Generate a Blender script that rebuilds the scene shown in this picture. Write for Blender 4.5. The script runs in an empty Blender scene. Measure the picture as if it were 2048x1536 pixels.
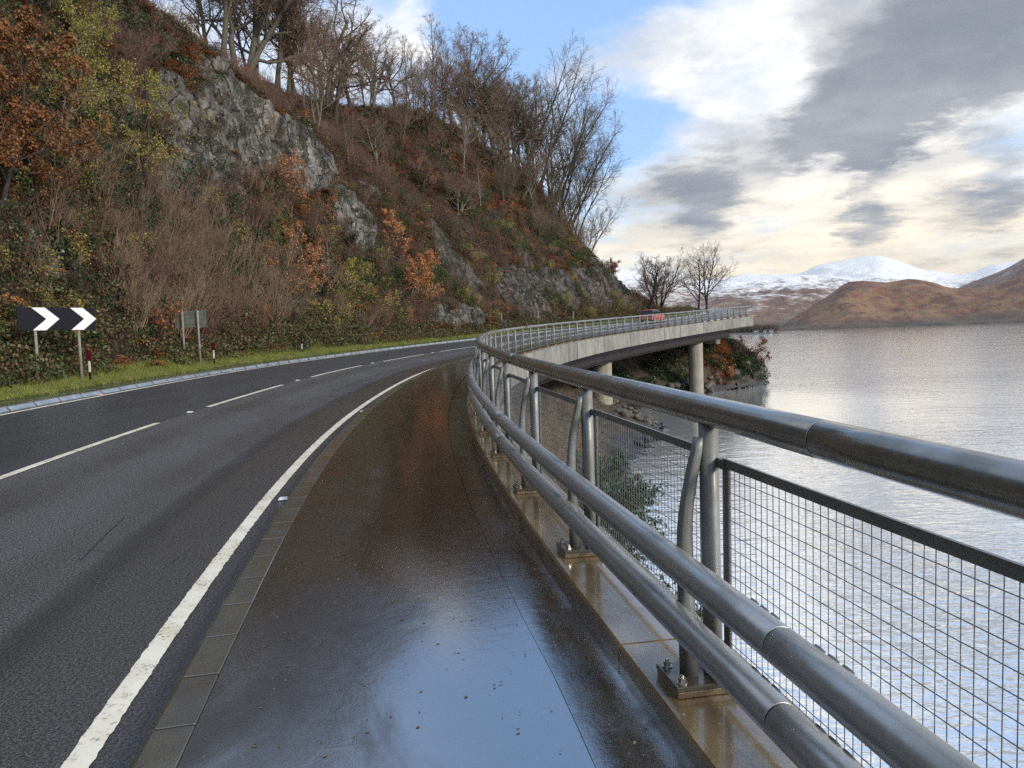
import bpy, math, random
import numpy as np
from mathutils import Matrix, Vector
EXPOSURE = 0.95
#CORE-BEGIN  (road line, terrain heights: plain numbers)
EYE = 7.0                      # camera height above the loch, metres
PITCH, ROLL, FLEN = 0.06029, 0.03694, 1557.05
KN = np.array([-3, 6, 14, 22, 30, 40, 52, 70, 98, 101, 150.])
KV = np.array([-.01891, .00913, .01098, .00643, .01815, .00908, .01097, .00551, .0043, -.013, -.013])
X0, H0 = 1.36765, -0.15269
G1, G2 = 0.01721, 0.00013
U_IN, U_KR, U_KL, U_EDGE, U_CEN, U_LEFT = 0.282, 2.219, 2.421, 2.7035, 6.138, 9.635
S = np.concatenate([np.arange(-30, 20, .1), np.arange(20, 150.1, .2)])
def _curve():
    k = np.interp(S, KN, KV); k[S < -3] = 0; ds = np.diff(S); i0 = np.argmin(abs(S))
    h = np.concatenate([[0], np.cumsum((k[1:] + k[:-1]) / 2 * ds)]); h = h - h[i0] + H0
    x = np.concatenate([[0], np.cumsum((np.sin(h[1:]) + np.sin(h[:-1])) / 2 * ds)])
    y = np.concatenate([[0], np.cumsum((np.cos(h[1:]) + np.cos(h[:-1])) / 2 * ds)])
    return x - x[i0] + X0, y - y[i0], h
CX, CY, CH = _curve()
CZ = EYE - 1.58 + G1 * S + np.where(S > 0, G2 * S * S, 0)
def frame(s):
    return np.interp(s, S, CX), np.interp(s, S, CY), np.interp(s, S, CH), np.interp(s, S, CZ)
def zsurf(s, u):
    """height of the paved cross-section at chainage s, offset u to the left of the handrail"""
    u = np.asarray(u, float); z = np.interp(s, S, CZ)
    fw = z - .0794 - .0144 * (np.minimum(u, U_KL) - U_IN)
    rd = fw - .1247 + .0429 * (u - U_KL)
    return np.where(u < U_IN, z, np.where(u <= U_KL, fw, rd))
def P3(s, u, z):
    X, Y, h, _ = frame(s)
    return np.stack(np.broadcast_arrays(X - np.cos(h) * u, Y + np.sin(h) * u, z), -1)
def R3(s, u, dz=0.): return P3(s, u, zsurf(s, u) + dz)
def _hash(i, j, k, seed):
    n = (i * 374761393 + j * 668265263 + k * 1274126177 + seed * 974634777) & 0xffffffff
    n = ((n ^ (n >> 13)) * 1274126177) & 0xffffffff
    n = (n ^ (n >> 16)) & 0xffffffff
    return (n & 0xffffff) / float(0xffffff)
def vnoise(P, seed=0):
    P = np.asarray(P, float); I = np.floor(P).astype(np.int64); F = P - I; F = F * F * F * (F * (F * 6 - 15) + 10)
    i, j, k = I[..., 0], I[..., 1], I[..., 2]; a, b, c = F[..., 0], F[..., 1], F[..., 2]
    def L(p, q, t): return p + (q - p) * t
    h = lambda di, dj, dk: _hash(i + di, j + dj, k + dk, seed)
    return L(L(L(h(0,0,0), h(1,0,0), a), L(h(0,1,0), h(1,1,0), a), b), L(L(h(0,0,1), h(1,0,1), a), L(h(0,1,1), h(1,1,1), a), b), c)
def fbm(P, seed=0, octv=4, gain=.5, ridged=False):
    P = np.asarray(P, float); t = 0; a = 1; n = 0
    for o in range(octv):
        v = vnoise(P * 2 ** o + 17.3 * o, seed + o)
        if ridged: v = 1 - abs(2 * v - 1)
        t = t + a * v; n += a; a *= gain
    return t / n
# hillside control sections (height above eye level): s, (cliff foot u,z), (cliff head u,z), (crest u,z), (back z at u=75)
HS = np.array([
 [-30, 16,4.0, 21,18.0, 36,26, 27], [10, 16,4.0, 21,18.5, 36,27, 28], [18, 16,4.2, 21,19, 36,28, 29], [26, 16,4.6, 20.8,20, 36,28, 29],
 [34, 16,4.6, 20.5,19, 36,28, 28], [42, 16,4.6, 20.5,18.3, 36,27, 27], [50, 16.3,5, 20.5,16.4, 34,25.6, 26], [58, 16.5,5, 20,13.4, 32,24.0, 24],
 [66, 16,5, 20,11.4, 32,24.2, 23], [74, 16,5, 20,10.4, 32,25.6, 23], [82, 16,5, 20,10.4, 32,26.4, 23], [90, 16,5, 20,10.2, 32,25.4, 22],
 [98, 15.5,4.4, 20,9.6, 30,21.6, 18], [106, 15,2.9, 19.5,5.2, 28,15.0, 12], [114, 15,2.5, 22,3.6, 28,8, 6], [122, 15,2.6, 22,3.0, 30,4.2, 4], [150, 15,3.2, 22,3.4, 30,4, 4]])
def hill_z(s, u):
    s = np.asarray(s, float); u = np.asarray(u, float)
    sh = 2.6 * (fbm(np.stack([s * .09, u * .02, s * 0], -1), 5, 3) - .5) * np.clip((u - 13.2) / 3, 0, 1)
    ue = u + sh
    c = [np.interp(s, HS[:, 0], HS[:, i]) for i in range(1, 8)]
    r = zsurf(s, U_LEFT) - EYE
    ku = [np.full_like(s, 10.1), np.full_like(s, 10.8), np.full_like(s, 12.35), np.full_like(s, 13.1), c[0], c[2], c[4], np.full_like(s, 75.)]
    kz = [r + .10, r + .10, r + .22, r + .75, c[1], c[3], c[5], c[6]]
    z = kz[0] * 1.0
    for a in range(len(ku) - 1):
        t = np.clip((ue - ku[a]) / (ku[a + 1] - ku[a]), 0, 1)
        z = z + (kz[a + 1] - kz[a]) * t
    k = np.clip((u - 13) / 3, 0, 1)
    z = z + k * 1.6 * (fbm(np.stack([s * .16, u * .16, s * 0 + 3], -1), 11, 3) - .5) + np.clip((u - 10.9) / 1, 0, 1) * .1 * (fbm(np.stack([s * .9, u * .9, s * 0], -1), 3, 3) - .5)
    return z + EYE
# the shore below and right of the road: waterline offset by chainage
WL = np.array([[-30, 1.5], [0, -.5], [10, -2.0], [20, -3.6], [30, -4.6], [40, -4.8], [50, -4.4], [57, -4.0], [61.5, -3.3], [64, -1.2], [68, 1.2], [75, 2.8], [84, 2.6], [89, 2.2], [94, 1.3], [99, .2], [103, -.4], [106, .2], [110, 1.5], [118, 4], [130, 6], [150, 7]])
def shore_z(s, u):
    s = np.asarray(s, float); u = np.asarray(u, float)
    w = np.interp(s, WL[:, 0], WL[:, 1]) + 1.6 * (fbm(np.stack([s * .25, s * 0, s * 0], -1), 21, 3) - .5)
    top = zsurf(s, U_LEFT) - .9
    t = np.clip((u - w) / (11.0 - w), -2, 1)
    bul = np.exp(-((s - 100) / 8.) ** 2)
    z = np.where(t > 0, top * np.clip(t, 0, 1) ** np.where(bul > .05, 1 - .62 * bul, 1.0), t * 14)
    z = z + np.clip((11 - u) / 3, 0, 1) * (1.5 * (fbm(np.stack([s * .3, u * .3, s * 0 + 1], -1), 31, 4) - .5) + .5 * (fbm(np.stack([s * 1.3, u * 1.3, s * 0 + 1], -1), 37, 3, ridged=True) - .6))
    return np.maximum(z, -3)
#CORE-END
# ---------------------------------------------------------------- scene, camera, sky, sun
scene = bpy.context.scene
COL = scene.collection
rng = np.random.default_rng(7)
R = math.radians
cp, sp_, cr, sr = math.cos(PITCH), math.sin(PITCH), math.cos(ROLL), math.sin(ROLL)
fw_ = Vector((0, cp, -sp_)); r0_ = Vector((1, 0, 0)); u0_ = Vector((0, sp_, cp))
rt_ = r0_ * cr - u0_ * sr; up_ = r0_ * sr + u0_ * cr
cam = bpy.data.cameras.new('camera'); cam_o = bpy.data.objects.new('camera', cam); COL.objects.link(cam_o)
cam.sensor_width = 36; cam.sensor_fit = 'HORIZONTAL'; cam.lens = FLEN / 2048 * 36
cam.clip_start = .05; cam.clip_end = 40000
cam_o.matrix_world = Matrix(((rt_.x, up_.x, -fw_.x, 0), (rt_.y, up_.y, -fw_.y, 0), (rt_.z, up_.z, -fw_.z, EYE), (0, 0, 0, 1)))
scene.camera = cam_o
scene.view_settings.view_transform = 'Standard'; scene.view_settings.look = 'None'
scene.view_settings.exposure = EXPOSURE; scene.view_settings.gamma = 1.0; scene.view_settings.use_curve_mapping = False
try:
    scene.cycles.use_denoising = False; scene.cycles.denoising_prefilter = 'ACCURATE'; scene.cycles.max_bounces = 5; scene.cycles.diffuse_bounces = 2; scene.cycles.glossy_bounces = 3; scene.cycles.transparent_max_bounces = 8
    scene.cycles.caustics_reflective = False; scene.cycles.caustics_refractive = False; scene.cycles.volume_bounces = 0
    scene.cycles.sample_clamp_indirect = 6
except Exception: pass

class NT:
    """tiny helper for node trees"""
    def __init__(s, tree): s.t = tree; s.N = tree.nodes; s.L = tree.links
    def put(s, sock, v):
        if v is None: return
        if hasattr(v, 'is_linked') or hasattr(v, 'node'): s.L.new(v, sock)
        else: sock.default_value = v
    def n(s, typ, **kw):
        nd = s.N.new(typ)
        for k, v in kw.items(): setattr(nd, k, v)
        return nd
    def m(s, op, a, b=None, c=None, clamp=False):
        nd = s.n('ShaderNodeMath', operation=op, use_clamp=clamp); s.put(nd.inputs[0], a); s.put(nd.inputs[1], b); s.put(nd.inputs[2], c); return nd.outputs[0]
    def v(s, op, a, b=None, out=0):
        nd = s.n('ShaderNodeVectorMath', operation=op); s.put(nd.inputs[0], a)
        if op == 'SCALE': s.put(nd.inputs[3], b)
        else: s.put(nd.inputs[1], b)
        return nd.outputs[out]
    def noise(s, vec, scale, detail=4, rough=.5, dist=0., col=False):
        nd = s.n('ShaderNodeTexNoise'); s.put(nd.inputs['Vector'], vec); nd.inputs['Scale'].default_value = scale
        nd.inputs['Detail'].default_value = detail; nd.inputs['Roughness'].default_value = rough; nd.inputs['Distortion'].default_value = dist
        return nd.outputs[1 if col else 0]
    def voro(s, vec, scale, feature='F1', out=0, rnd=1.):
        nd = s.n('ShaderNodeTexVoronoi', feature=feature); s.put(nd.inputs['Vector'], vec); nd.inputs['Scale'].default_value = scale; nd.inputs['Randomness'].default_value = rnd
        return nd.outputs[out]
    def ramp(s, fac, stops, interp='LINEAR'):
        nd = s.n('ShaderNodeValToRGB'); nd.color_ramp.interpolation = interp; e = nd.color_ramp.elements
        while len(e) < len(stops): e.new(.5)
        for i, (p, c) in enumerate(stops):
            e[i].position = p; e[i].color = (c if isinstance(c, (tuple, list)) else (c, c, c)) [:3] + (1,) if isinstance(c, (tuple, list)) else (c, c, c, 1)
        s.put(nd.inputs[0], fac); return nd.outputs[0]
    def mr(s, v, a, b, c=0., d=1., smooth=True):
        nd = s.n('ShaderNodeMapRange', interpolation_type='SMOOTHSTEP' if smooth else 'LINEAR'); s.put(nd.inputs[0], v)
        for i, x in enumerate((a, b, c, d)): s.put(nd.inputs[i + 1], x)
        return nd.outputs[0]
    def mix(s, f, a, b, mode='MIX'):
        nd = s.n('ShaderNodeMix', data_type='RGBA', blend_type=mode); s.put(nd.inputs[0], f); s.put(nd.inputs[6], c4(a)); s.put(nd.inputs[7], c4(b)); return nd.outputs[2]
    def fmix(s, f, a, b):
        nd = s.n('ShaderNodeMix', data_type='FLOAT'); s.put(nd.inputs[0], f); s.put(nd.inputs[2], a); s.put(nd.inputs[3], b); return nd.outputs[0]
    def map(s, vec, scale=(1, 1, 1), loc=(0, 0, 0), rot=(0, 0, 0)):
        nd = s.n('ShaderNodeMapping'); s.put(nd.inputs[0], vec); nd.inputs['Scale'].default_value = scale; nd.inputs['Location'].default_value = loc; nd.inputs['Rotation'].default_value = rot; return nd.outputs[0]
    def bump(s, h, strength, dist, nrm=None):
        nd = s.n('ShaderNodeBump'); s.put(nd.inputs['Height'], h); s.put(nd.inputs['Strength'], strength); nd.inputs['Distance'].default_value = dist; s.put(nd.inputs['Normal'], nrm); return nd.outputs[0]
    def obj(s): return s.n('ShaderNodeTexCoord').outputs['Object']
    def uv(s): return s.n('ShaderNodeTexCoord').outputs['UV']
    def pos(s): return s.n('ShaderNodeNewGeometry').outputs['Position']
    def island(s): return s.n('ShaderNodeNewGeometry').outputs['Random Per Island']
    def xyz(s, v): nd = s.n('ShaderNodeSeparateXYZ'); s.put(nd.inputs[0], v); return nd.outputs
    def attr(s, name): nd = s.n('ShaderNodeAttribute', attribute_name=name); return nd.outputs['Fac']
def c4(c): return tuple(c) + (1,) if isinstance(c, (tuple, list)) and len(c) == 3 else c
MATS = {}
def mat(name, fn):
    """fn(N, bsdf) sets up the node tree"""
    m = bpy.data.materials.new(name); m.use_nodes = True; N = NT(m.node_tree); b = m.node_tree.nodes['Principled BSDF']; fn(N, b); MATS[name] = m; return m
def B(N, b, **k):
    for key, v in k.items(): N.put(b.inputs[{'col': 'Base Color', 'rough': 'Roughness', 'metal': 'Metallic', 'nrm': 'Normal', 'ior': 'IOR', 'spec': 'Specular IOR Level', 'coat': 'Coat Weight', 'coatr': 'Coat Roughness', 'sub': 'Subsurface Weight', 'emit': 'Emission Strength'}[key]], c4(v))

# --- sun (soft, low, behind the viewer's right shoulder) and sky
SUN = Vector((.74, -.50, .46)).normalized()
sl = bpy.data.lights.new('sun', 'SUN'); sl.energy = 1.6; sl.angle = R(14); sl.color = (1, .93, .82)
so = bpy.data.objects.new('sun', sl); COL.objects.link(so); so.rotation_euler = SUN.to_track_quat('Z', 'Y').to_euler(); so.location = (20, -40, 60)
world = bpy.data.worlds.new('World'); scene.world = world; world.use_nodes = True
def build_sky():
    N = NT(world.node_tree); bg = world.node_tree.nodes['Background']
    sky = N.n('ShaderNodeTexSky', sky_type='NISHITA'); sky.sun_disc = False
    sky.sun_elevation = math.asin(SUN.z); sky.sun_rotation = math.atan2(SUN.x, SUN.y); sky.air_density = 1.0; sky.dust_density = .6; sky.ozone_density = 1.2
    d = N.v('NORMALIZE', N.n('ShaderNodeTexCoord').outputs['Generated'])
    x, y, z = N.xyz(d)
    zz = N.m('ADD', N.m('MAXIMUM', z, 0.0), .13)
    cmb = N.n('ShaderNodeCombineXYZ'); N.put(cmb.inputs[0], N.m('DIVIDE', x, zz)); N.put(cmb.inputs[1], N.m('DIVIDE', y, zz)); p = cmb.outputs[0]
    wn = N.v('SUBTRACT', N.noise(p, 1.9, 6, .68, col=True), (.5, .5, .5))
    pw = N.v('ADD', p, N.v('SCALE', wn, .26)); dw = N.v('NORMALIZE', N.v('ADD', d, N.v('SCALE', wn, .17)))
    def blobs(lst, base):
        t = base
        for az, el, sig, w in lst:
            a, e = R(az), R(el); q = (math.sin(a) * math.cos(e), math.cos(a) * math.cos(e), math.sin(e))
            t = N.m('MULTIPLY_ADD', N.mr(N.v('DISTANCE', dw, q, out=1), R(sig * 1.9), R(sig * .15)), w, t)
        return t
    # where cloud is and is not
    cov = N.noise(pw, 1.35, 7, .58)
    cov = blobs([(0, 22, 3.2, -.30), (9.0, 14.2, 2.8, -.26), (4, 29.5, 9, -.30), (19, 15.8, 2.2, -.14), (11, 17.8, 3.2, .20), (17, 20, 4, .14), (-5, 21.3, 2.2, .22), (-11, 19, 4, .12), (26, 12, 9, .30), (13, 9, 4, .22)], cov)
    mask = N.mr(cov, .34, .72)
    # thick grey undersides
    dk = N.m('MULTIPLY_ADD', N.m('SUBTRACT', N.noise(N.map(p, loc=(3.1, 1.7, 0)), .9, 3, .5), .5), .75, .46)
    dk = blobs([(20, 12.0, 2.0, .16), (24, 13.2, 2.8, .34), (28.5, 14.6, 3.4, .40), (34, 15.6, 3.8, .36), (35, 21, 5, .22), (14, 8.3, 2.4, .24), (24.8, 7.0, 1.9, .26), (31.5, 8.2, 2.2, .28), (21.8, 9.6, 1.8, -.24), (28.3, 10.0, 2.3, -.26), (14, 19, 5, -.22), (20, 4, 5, -.14)], dk)
    dark = N.mr(N.m('MULTIPLY_ADD', N.m('SUBTRACT', cov, .5), .5, dk), .50, .86)
    relief = N.noise(N.map(pw, loc=(.09, -.12, 0)), 2.0, 7, .62)
    low = N.mr(z, .02, .27)      # warm near the horizon, neutral higher up
    lit = N.mix(low, (7.2, 6.25, 4.55), (6.3, 6.2, 6.05))
    lit = N.mix(N.mr(relief, .34, .66), N.mix(low, (5.6, 4.9, 3.7), (3.7, 3.95, 4.4)), lit)
    shade = N.mix(N.mr(relief, .30, .72), (1.45, 1.62, 1.92), (2.4, 2.5, 2.75))
    cloud = N.mix(dark, lit, shade)
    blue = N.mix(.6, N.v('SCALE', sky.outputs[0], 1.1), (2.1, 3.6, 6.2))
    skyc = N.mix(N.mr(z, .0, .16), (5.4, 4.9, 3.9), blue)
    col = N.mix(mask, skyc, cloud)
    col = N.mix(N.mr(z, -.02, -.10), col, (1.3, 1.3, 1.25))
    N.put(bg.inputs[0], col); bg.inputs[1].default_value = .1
    try: world.cycles.sampling_method = 'MANUAL'; world.cycles.sample_map_resolution = 512
    except Exception: pass
build_sky()

# ---------------------------------------------------------------- mesh helpers
def tag(o, label=None, cat=None, group=None, kind=None):
    if label: o['label'] = label
    if cat: o['category'] = cat
    if group: o['group'] = group
    if kind: o['kind'] = kind
    return o
def empty(name, loc=(0, 0, 0)):
    o = bpy.data.objects.new(name, None); COL.objects.link(o); o.location = loc; o.empty_display_size = .3; return o
def mesh_np(name, V, Q, uv=None, smooth=False, attrs=None):
    """V (n,3), Q (m,4) or (m,3) index arrays"""
    V = np.asarray(V, np.float32).reshape(-1, 3); Q = np.asarray(Q, np.int32); k = Q.shape[1]
    me = bpy.data.meshes.new(name); me.vertices.add(len(V)); me.vertices.foreach_set('co', V.ravel())
    me.loops.add(Q.size); me.loops.foreach_set('vertex_index', Q.ravel())
    me.polygons.add(len(Q)); me.polygons.foreach_set('loop_start', np.arange(len(Q), dtype=np.int32) * k)
    if smooth: me.polygons.foreach_set('use_smooth', np.ones(len(Q), bool))
    if uv is not None:
        l = me.uv_layers.new(name='UVMap'); l.data.foreach_set('uv', np.asarray(uv, np.float32)[Q.ravel()].ravel())
    for a, d in (attrs or {}).items():
        at = me.attributes.new(a, 'FLOAT', 'POINT'); at.data.foreach_set('value', np.asarray(d, np.float32))
    me.update(calc_edges=True); me.validate(); return me
def add(name, me, m, parent=None):
    o = bpy.data.objects.new(name, me); COL.objects.link(o)
    if m is not None:
        me.materials.clear(); me.materials.append(MATS[m] if isinstance(m, str) else m)
    if parent is not None: o.parent = parent
    return o
def copy_tree(o, parent=None):
    c = o.copy(); COL.objects.link(c)
    if parent is not None: c.parent = parent
    for ch in list(o.children): copy_tree(ch, c)
    return c
class MB:
    def __init__(s): s.V = []; s.F = []; s.n = 0; s.sm = []
    def raw(s, V, F, smooth=False):
        V = np.asarray(V, float).reshape(-1, 3); s.V.append(V); s.F += [tuple(int(i) + s.n for i in f) for f in F]; s.sm += [smooth] * len(F); s.n += len(V); return s
    def box(s, c, ax, h):
        """centre c, three axis vectors ax, half sizes h"""
        c = np.asarray(c, float); ax = np.asarray(ax, float)
        V = [c + ax[0] * h[0] * i + ax[1] * h[1] * j + ax[2] * h[2] * k for i in (-1, 1) for j in (-1, 1) for k in (-1, 1)]
        return s.raw(V, [(0, 1, 3, 2), (4, 6, 7, 5), (0, 4, 5, 1), (2, 3, 7, 6), (0, 2, 6, 4), (1, 5, 7, 3)])
    def prism(s, poly, d, flip=False):
        """closed polygon (n,3) pushed along d"""
        poly = np.asarray(poly, float); n = len(poly); V = np.concatenate([poly, poly + np.asarray(d, float)])
        F = [tuple(range(n - 1, -1, -1)), tuple(range(n, 2 * n))] + [(i, (i + 1) % n, n + (i + 1) % n, n + i) for i in range(n)]
        return s.raw(V, F)
    def tube(s, pts, r, sides=10, caps=True, smooth=True):
        pts = np.asarray(pts, float); n = len(pts); r = np.broadcast_to(np.asarray(r, float), (n,))
        t = np.gradient(pts, axis=0); t /= np.linalg.norm(t, axis=1)[:, None] + 1e-12
        ref = np.array([0, 0, 1.]) if abs(t[0][2]) < .9 else np.array([1., 0, 0])
        a = np.cross(t, ref); a /= np.linalg.norm(a, axis=1)[:, None] + 1e-12; b = np.cross(a, t)
        th = np.linspace(0, 2 * np.pi, sides, endpoint=False)
        V = pts[:, None] + r[:, None, None] * (a[:, None] * np.cos(th)[None, :, None] + b[:, None] * np.sin(th)[None, :, None])
        F = [(i * sides + j, i * sides + (j + 1) % sides, (i + 1) * sides + (j + 1) % sides, (i + 1) * sides + j) for i in range(n - 1) for j in range(sides)]
        s.raw(V.reshape(-1, 3), F, smooth)
        if caps:
            s.F += [tuple(s.n - n * sides + j for j in range(sides - 1, -1, -1)), tuple(s.n - sides + j for j in range(sides))]; s.sm += [False, False]
        return s
    def mesh(s, name):
        me = bpy.data.meshes.new(name); me.from_pydata([tuple(v) for v in np.concatenate(s.V)], [], s.F)
        me.polygons.foreach_set('use_smooth', np.array(s.sm, bool)); me.update(); return me
    def build(s, name, m, parent=None, bevel=0):
        o = add(name, s.mesh(name), m, parent)
        if bevel:
            md = o.modifiers.new('bevel', 'BEVEL'); md.width = bevel; md.segments = 2; md.limit_method = 'ANGLE'
        return o
def strip_mesh(name, ss, us, zf, uf=None):
    """sheet over chainages ss and offsets us"""
    ss = np.asarray(ss, float); us = np.asarray(us, float); A, U = np.meshgrid(ss, us, indexing='ij')
    if uf: U = uf(A, U)
    V = P3(A, U, zf(A, U)); n, k = A.shape; I = np.arange(n * k).reshape(n, k)
    Q = np.stack([I[:-1, :-1], I[:-1, 1:], I[1:, 1:], I[1:, :-1]], -1).reshape(-1, 4)[:, ::-1]
    return mesh_np(name, V.reshape(-1, 3), Q, uv=np.stack([U, A], -1).reshape(-1, 2), smooth=True)
def axes(s):
    h = float(np.interp(s, S, CH)); t = np.array([math.sin(h), math.cos(h), 0]); n = np.array([-math.cos(h), math.sin(h), 0]); return t, n, np.array([0, 0, 1.])
def local(s, u, z):
    """matrix whose x runs along the road, y to the left, z up"""
    t, n, k = axes(s); p = P3(s, u, z); return Matrix(((t[0], n[0], 0, p[0]), (t[1], n[1], 0, p[1]), (0, 0, 1, p[2]), (0, 0, 0, 1)))
SG = lambda a, b, near=.25: np.concatenate([np.arange(a, min(b, 25), near), np.arange(max(a, 25), b, 1.0), [b]])
CUT = ((8.1, 3.93), (6.7, 3.79))
# ---------------------------------------------------------------- materials of the road and bridge
def m_asphalt_old(N, b):
    uv = N.uv(); u, s, _ = N.xyz(uv)
    g = N.noise(uv, 62, 3, .75); g2 = N.noise(uv, 170, 2, .6)
    patch = N.noise(N.map(uv, scale=(1, .35, 1)), .9, 5, .6)
    big = N.mr(patch, .38, .68)
    grain = N.m('MULTIPLY', N.mr(g, .43, .58), N.mr(g2, .38, .60))
    col = N.mix(grain, (.014, .0135, .013), (.28, .265, .255))
    col = N.mix(N.m('MULTIPLY', big, .22), col, (.03, .027, .022))
    # silt and standing water along the channel next to the edge line
    ch = N.m('MULTIPLY', N.mr(N.m('ADD', u, N.m('MULTIPLY', N.m('SUBTRACT', N.noise(uv, 1.3, 5, .6), .5), .5)), 3.75, 3.35), 1.)
    col = N.mix(N.m('MULTIPLY', ch, .5), col, (.022, .018, .011))
    line = N.m('MULTIPLY', N.mr(u, 3.72, 3.58), N.mr(u, 3.30, 3.5))
    col = N.mix(N.m('MULTIPLY', line, .55), col, (.010, .009, .007))
    crack = N.mr(N.voro(N.map(uv, scale=(1, .5, 1)), .8, 'DISTANCE_TO_EDGE'), .0, .004, 1., 0.)
    col = N.mix(N.m('MULTIPLY', crack, N.mr(N.noise(uv, .7, 2), .55, .6)), col, (.008, .008, .008))
    trk = N.m('ADD', N.mr(N.m('ABSOLUTE', N.m('SUBTRACT', u, 3.95)), .45, .15), N.mr(N.m('ABSOLUTE', N.m('SUBTRACT', u, 5.35)), .45, .15)); rough = N.m('SUBTRACT', N.fmix(ch, N.fmix(big, .40, .34), .22), N.m('MULTIPLY', trk, .06)); col = N.mix(N.m('MULTIPLY', trk, .18), col, (.03, .029, .028))
    ripple = N.noise(N.map(uv, scale=(26, 5, 1), rot=(0, 0, .5)), 1.6, 3, .6)
    h = N.m('ADD', N.m('MULTIPLY', g, 1.), N.m('MULTIPLY', N.m('MULTIPLY', ripple, ch), 1.0))
    B(N, b, col=col, rough=rough, nrm=N.bump(h, .7, .006), ior=1.75)
mat('asphalt_old', m_asphalt_old)
def m_asphalt_new(N, b):
    uv = N.uv(); g = N.noise(uv, 120, 3, .7); p = N.noise(N.map(uv, scale=(1, .25, 1)), 1.2, 5, .6)
    col = N.mix(N.mr(g, .36, .68), (.014, .014, .015), (.075, .075, .08)); col = N.mix(N.m('MULTIPLY', N.mr(p, .45, .7), .25), col, (.018, .0175, .017))
    B(N, b, col=col, rough=N.fmix(N.mr(p, .4, .65), .40, .34), nrm=N.bump(g, .5, .005), ior=1.75)
mat('asphalt_new', m_asphalt_new)
def m_footway(N, b):
    uv = N.uv(); u, s, _ = N.xyz(uv)
    g = N.noise(uv, 150, 3, .7); p = N.noise(N.map(uv, scale=(1, .45, 1)), 1.7, 6, .62, .4); q = N.noise(N.map(uv, scale=(1, .3, 1)), .8, 4, .5)
    lowside = N.m('MULTIPLY', N.mr(u, 2.0, 1.1), N.mr(u, .30, .75, .45, 1.))                       # water lies towards the parapet
    pud = N.mr(N.m('ADD', p, N.m('MULTIPLY', lowside, .30)), .42, .74)
    col = N.mix(N.mr(g, .35, .7), (.016, .012, .008), (.062, .046, .032))
    col = N.mix(N.mr(q, .4, .7), col, N.mix(.35, col, (.034, .024, .016)))
    moss = N.mr(N.noise(uv, 2.6, 5, .65), .56, .75); col = N.mix(N.m('MULTIPLY', moss, .45), col, (.026, .026, .013))
    spk = N.mr(N.voro(uv, 19), .0, .13, 1., 0.); spk = N.m('MULTIPLY', spk, N.mr(N.noise(uv, 5, 2), .44, .58)); col = N.mix(N.m('MULTIPLY', spk, .9), col, (.34, .31, .27))
    strk = N.noise(N.map(uv, scale=(1.3, 11, 1), rot=(0, 0, .12)), 1.5, 5, .65, .3)
    pud = N.m('MULTIPLY', pud, N.mr(strk, .25, .40, .8, 1.))
    tips = N.m('MULTIPLY', N.mr(g, .56, .66), N.mr(N.noise(uv, 7, 4, .6), .40, .62)); rough = N.m('ADD', N.fmix(pud, .115, .022), N.m('MULTIPLY', N.m('MAXIMUM', tips, spk), N.fmix(pud, .32, .24)))
    wav = N.m('ADD', N.noise(N.map(uv, scale=(1, .8, 1)), 9, 4, .6), N.m('MULTIPLY', strk, N.mr(u, 1.25, .8, .10, .75)))
    h = N.m('ADD', N.m('MULTIPLY', g, N.fmix(pud, .38, .07)), N.m('MULTIPLY', wav, N.fmix(pud, .40, .22)))
    B(N, b, col=col, rough=rough, nrm=N.bump(h, .55, .006), ior=N.fmix(pud, 2.0, 4.6))
mat('footway_wet', m_footway)
def m_paint(N, b):
    o = N.pos(); w = N.noise(o, 30, 5, .7); v = N.noise(o, 3.5, 4, .6)
    wear = N.m('MULTIPLY', N.mr(w, .53, .64), N.mr(v, .30, .62))
    col = N.mix(N.mr(v, .3, .75), (.86, .80, .66), (.70, .62, .46)); col = N.mix(N.m('MULTIPLY', wear, .85), col, (.10, .09, .07))
    B(N, b, col=col, rough=.42, nrm=N.bump(N.noise(o, 60, 3, .6), .4, .003))
mat('road_paint', m_paint)
def m_conc(lo, hi, stain, rough, sc=1., wet=0., streak=True, vary=0.):
    def f(N, b):
        o = N.pos(); a = N.noise(o, 2.2 * sc, 6, .62); f2 = N.noise(o, 60 * sc, 3, .6); st = N.noise(N.map(o, scale=(5, 5, .5)) if streak else o, 1.6 * sc, 4, .6)
        col = N.mix(N.mr(a, .3, .7), lo, hi); col = N.mix(N.m('MULTIPLY', N.mr(st, .48, .72), .7), col, stain); col = N.mix(N.mr(f2, .5, .75), col, N.mix(.3, col, (.03, .03, .025)))
        if vary: col = N.mix(1., col, N.v('SCALE', (1, 1, 1), N.m('MULTIPLY_ADD', N.n('ShaderNodeObjectInfo').outputs['Random'], 2 * vary, 1 - vary)), 'MULTIPLY')
        B(N, b, coat=min(1., wet * 3.2), coatr=.08, col=col, rough=N.fmix(N.mr(a, .4, .6), rough, max(.05, rough - wet)), nrm=N.bump(N.m('ADD', f2, N.m('MULTIPLY', a, .7)), .35, .004), ior=1.5 + wet * 1.6)
    return f
mat('kerb_wet', m_conc((.055, .048, .034), (.105, .092, .066), (.05, .036, .018), .38, 1.6, .24, False))
mat('kerb_pale', m_conc((.19, .20, .205), (.30, .31, .32), (.12, .125, .12), .36, 1.2, .2, False))
mat('plinth_wet', m_conc((.13, .078, .026), (.25, .185, .10), (.08, .044, .008), .30, .9, .22, False))
mat('fascia', m_conc((.20, .188, .162), (.31, .295, .262), (.11, .10, .08), .75, .5, vary=.16))
mat('pier', m_conc((.27, .245, .19), (.37, .34, .275), (.18, .16, .11), .8, .6))
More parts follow.
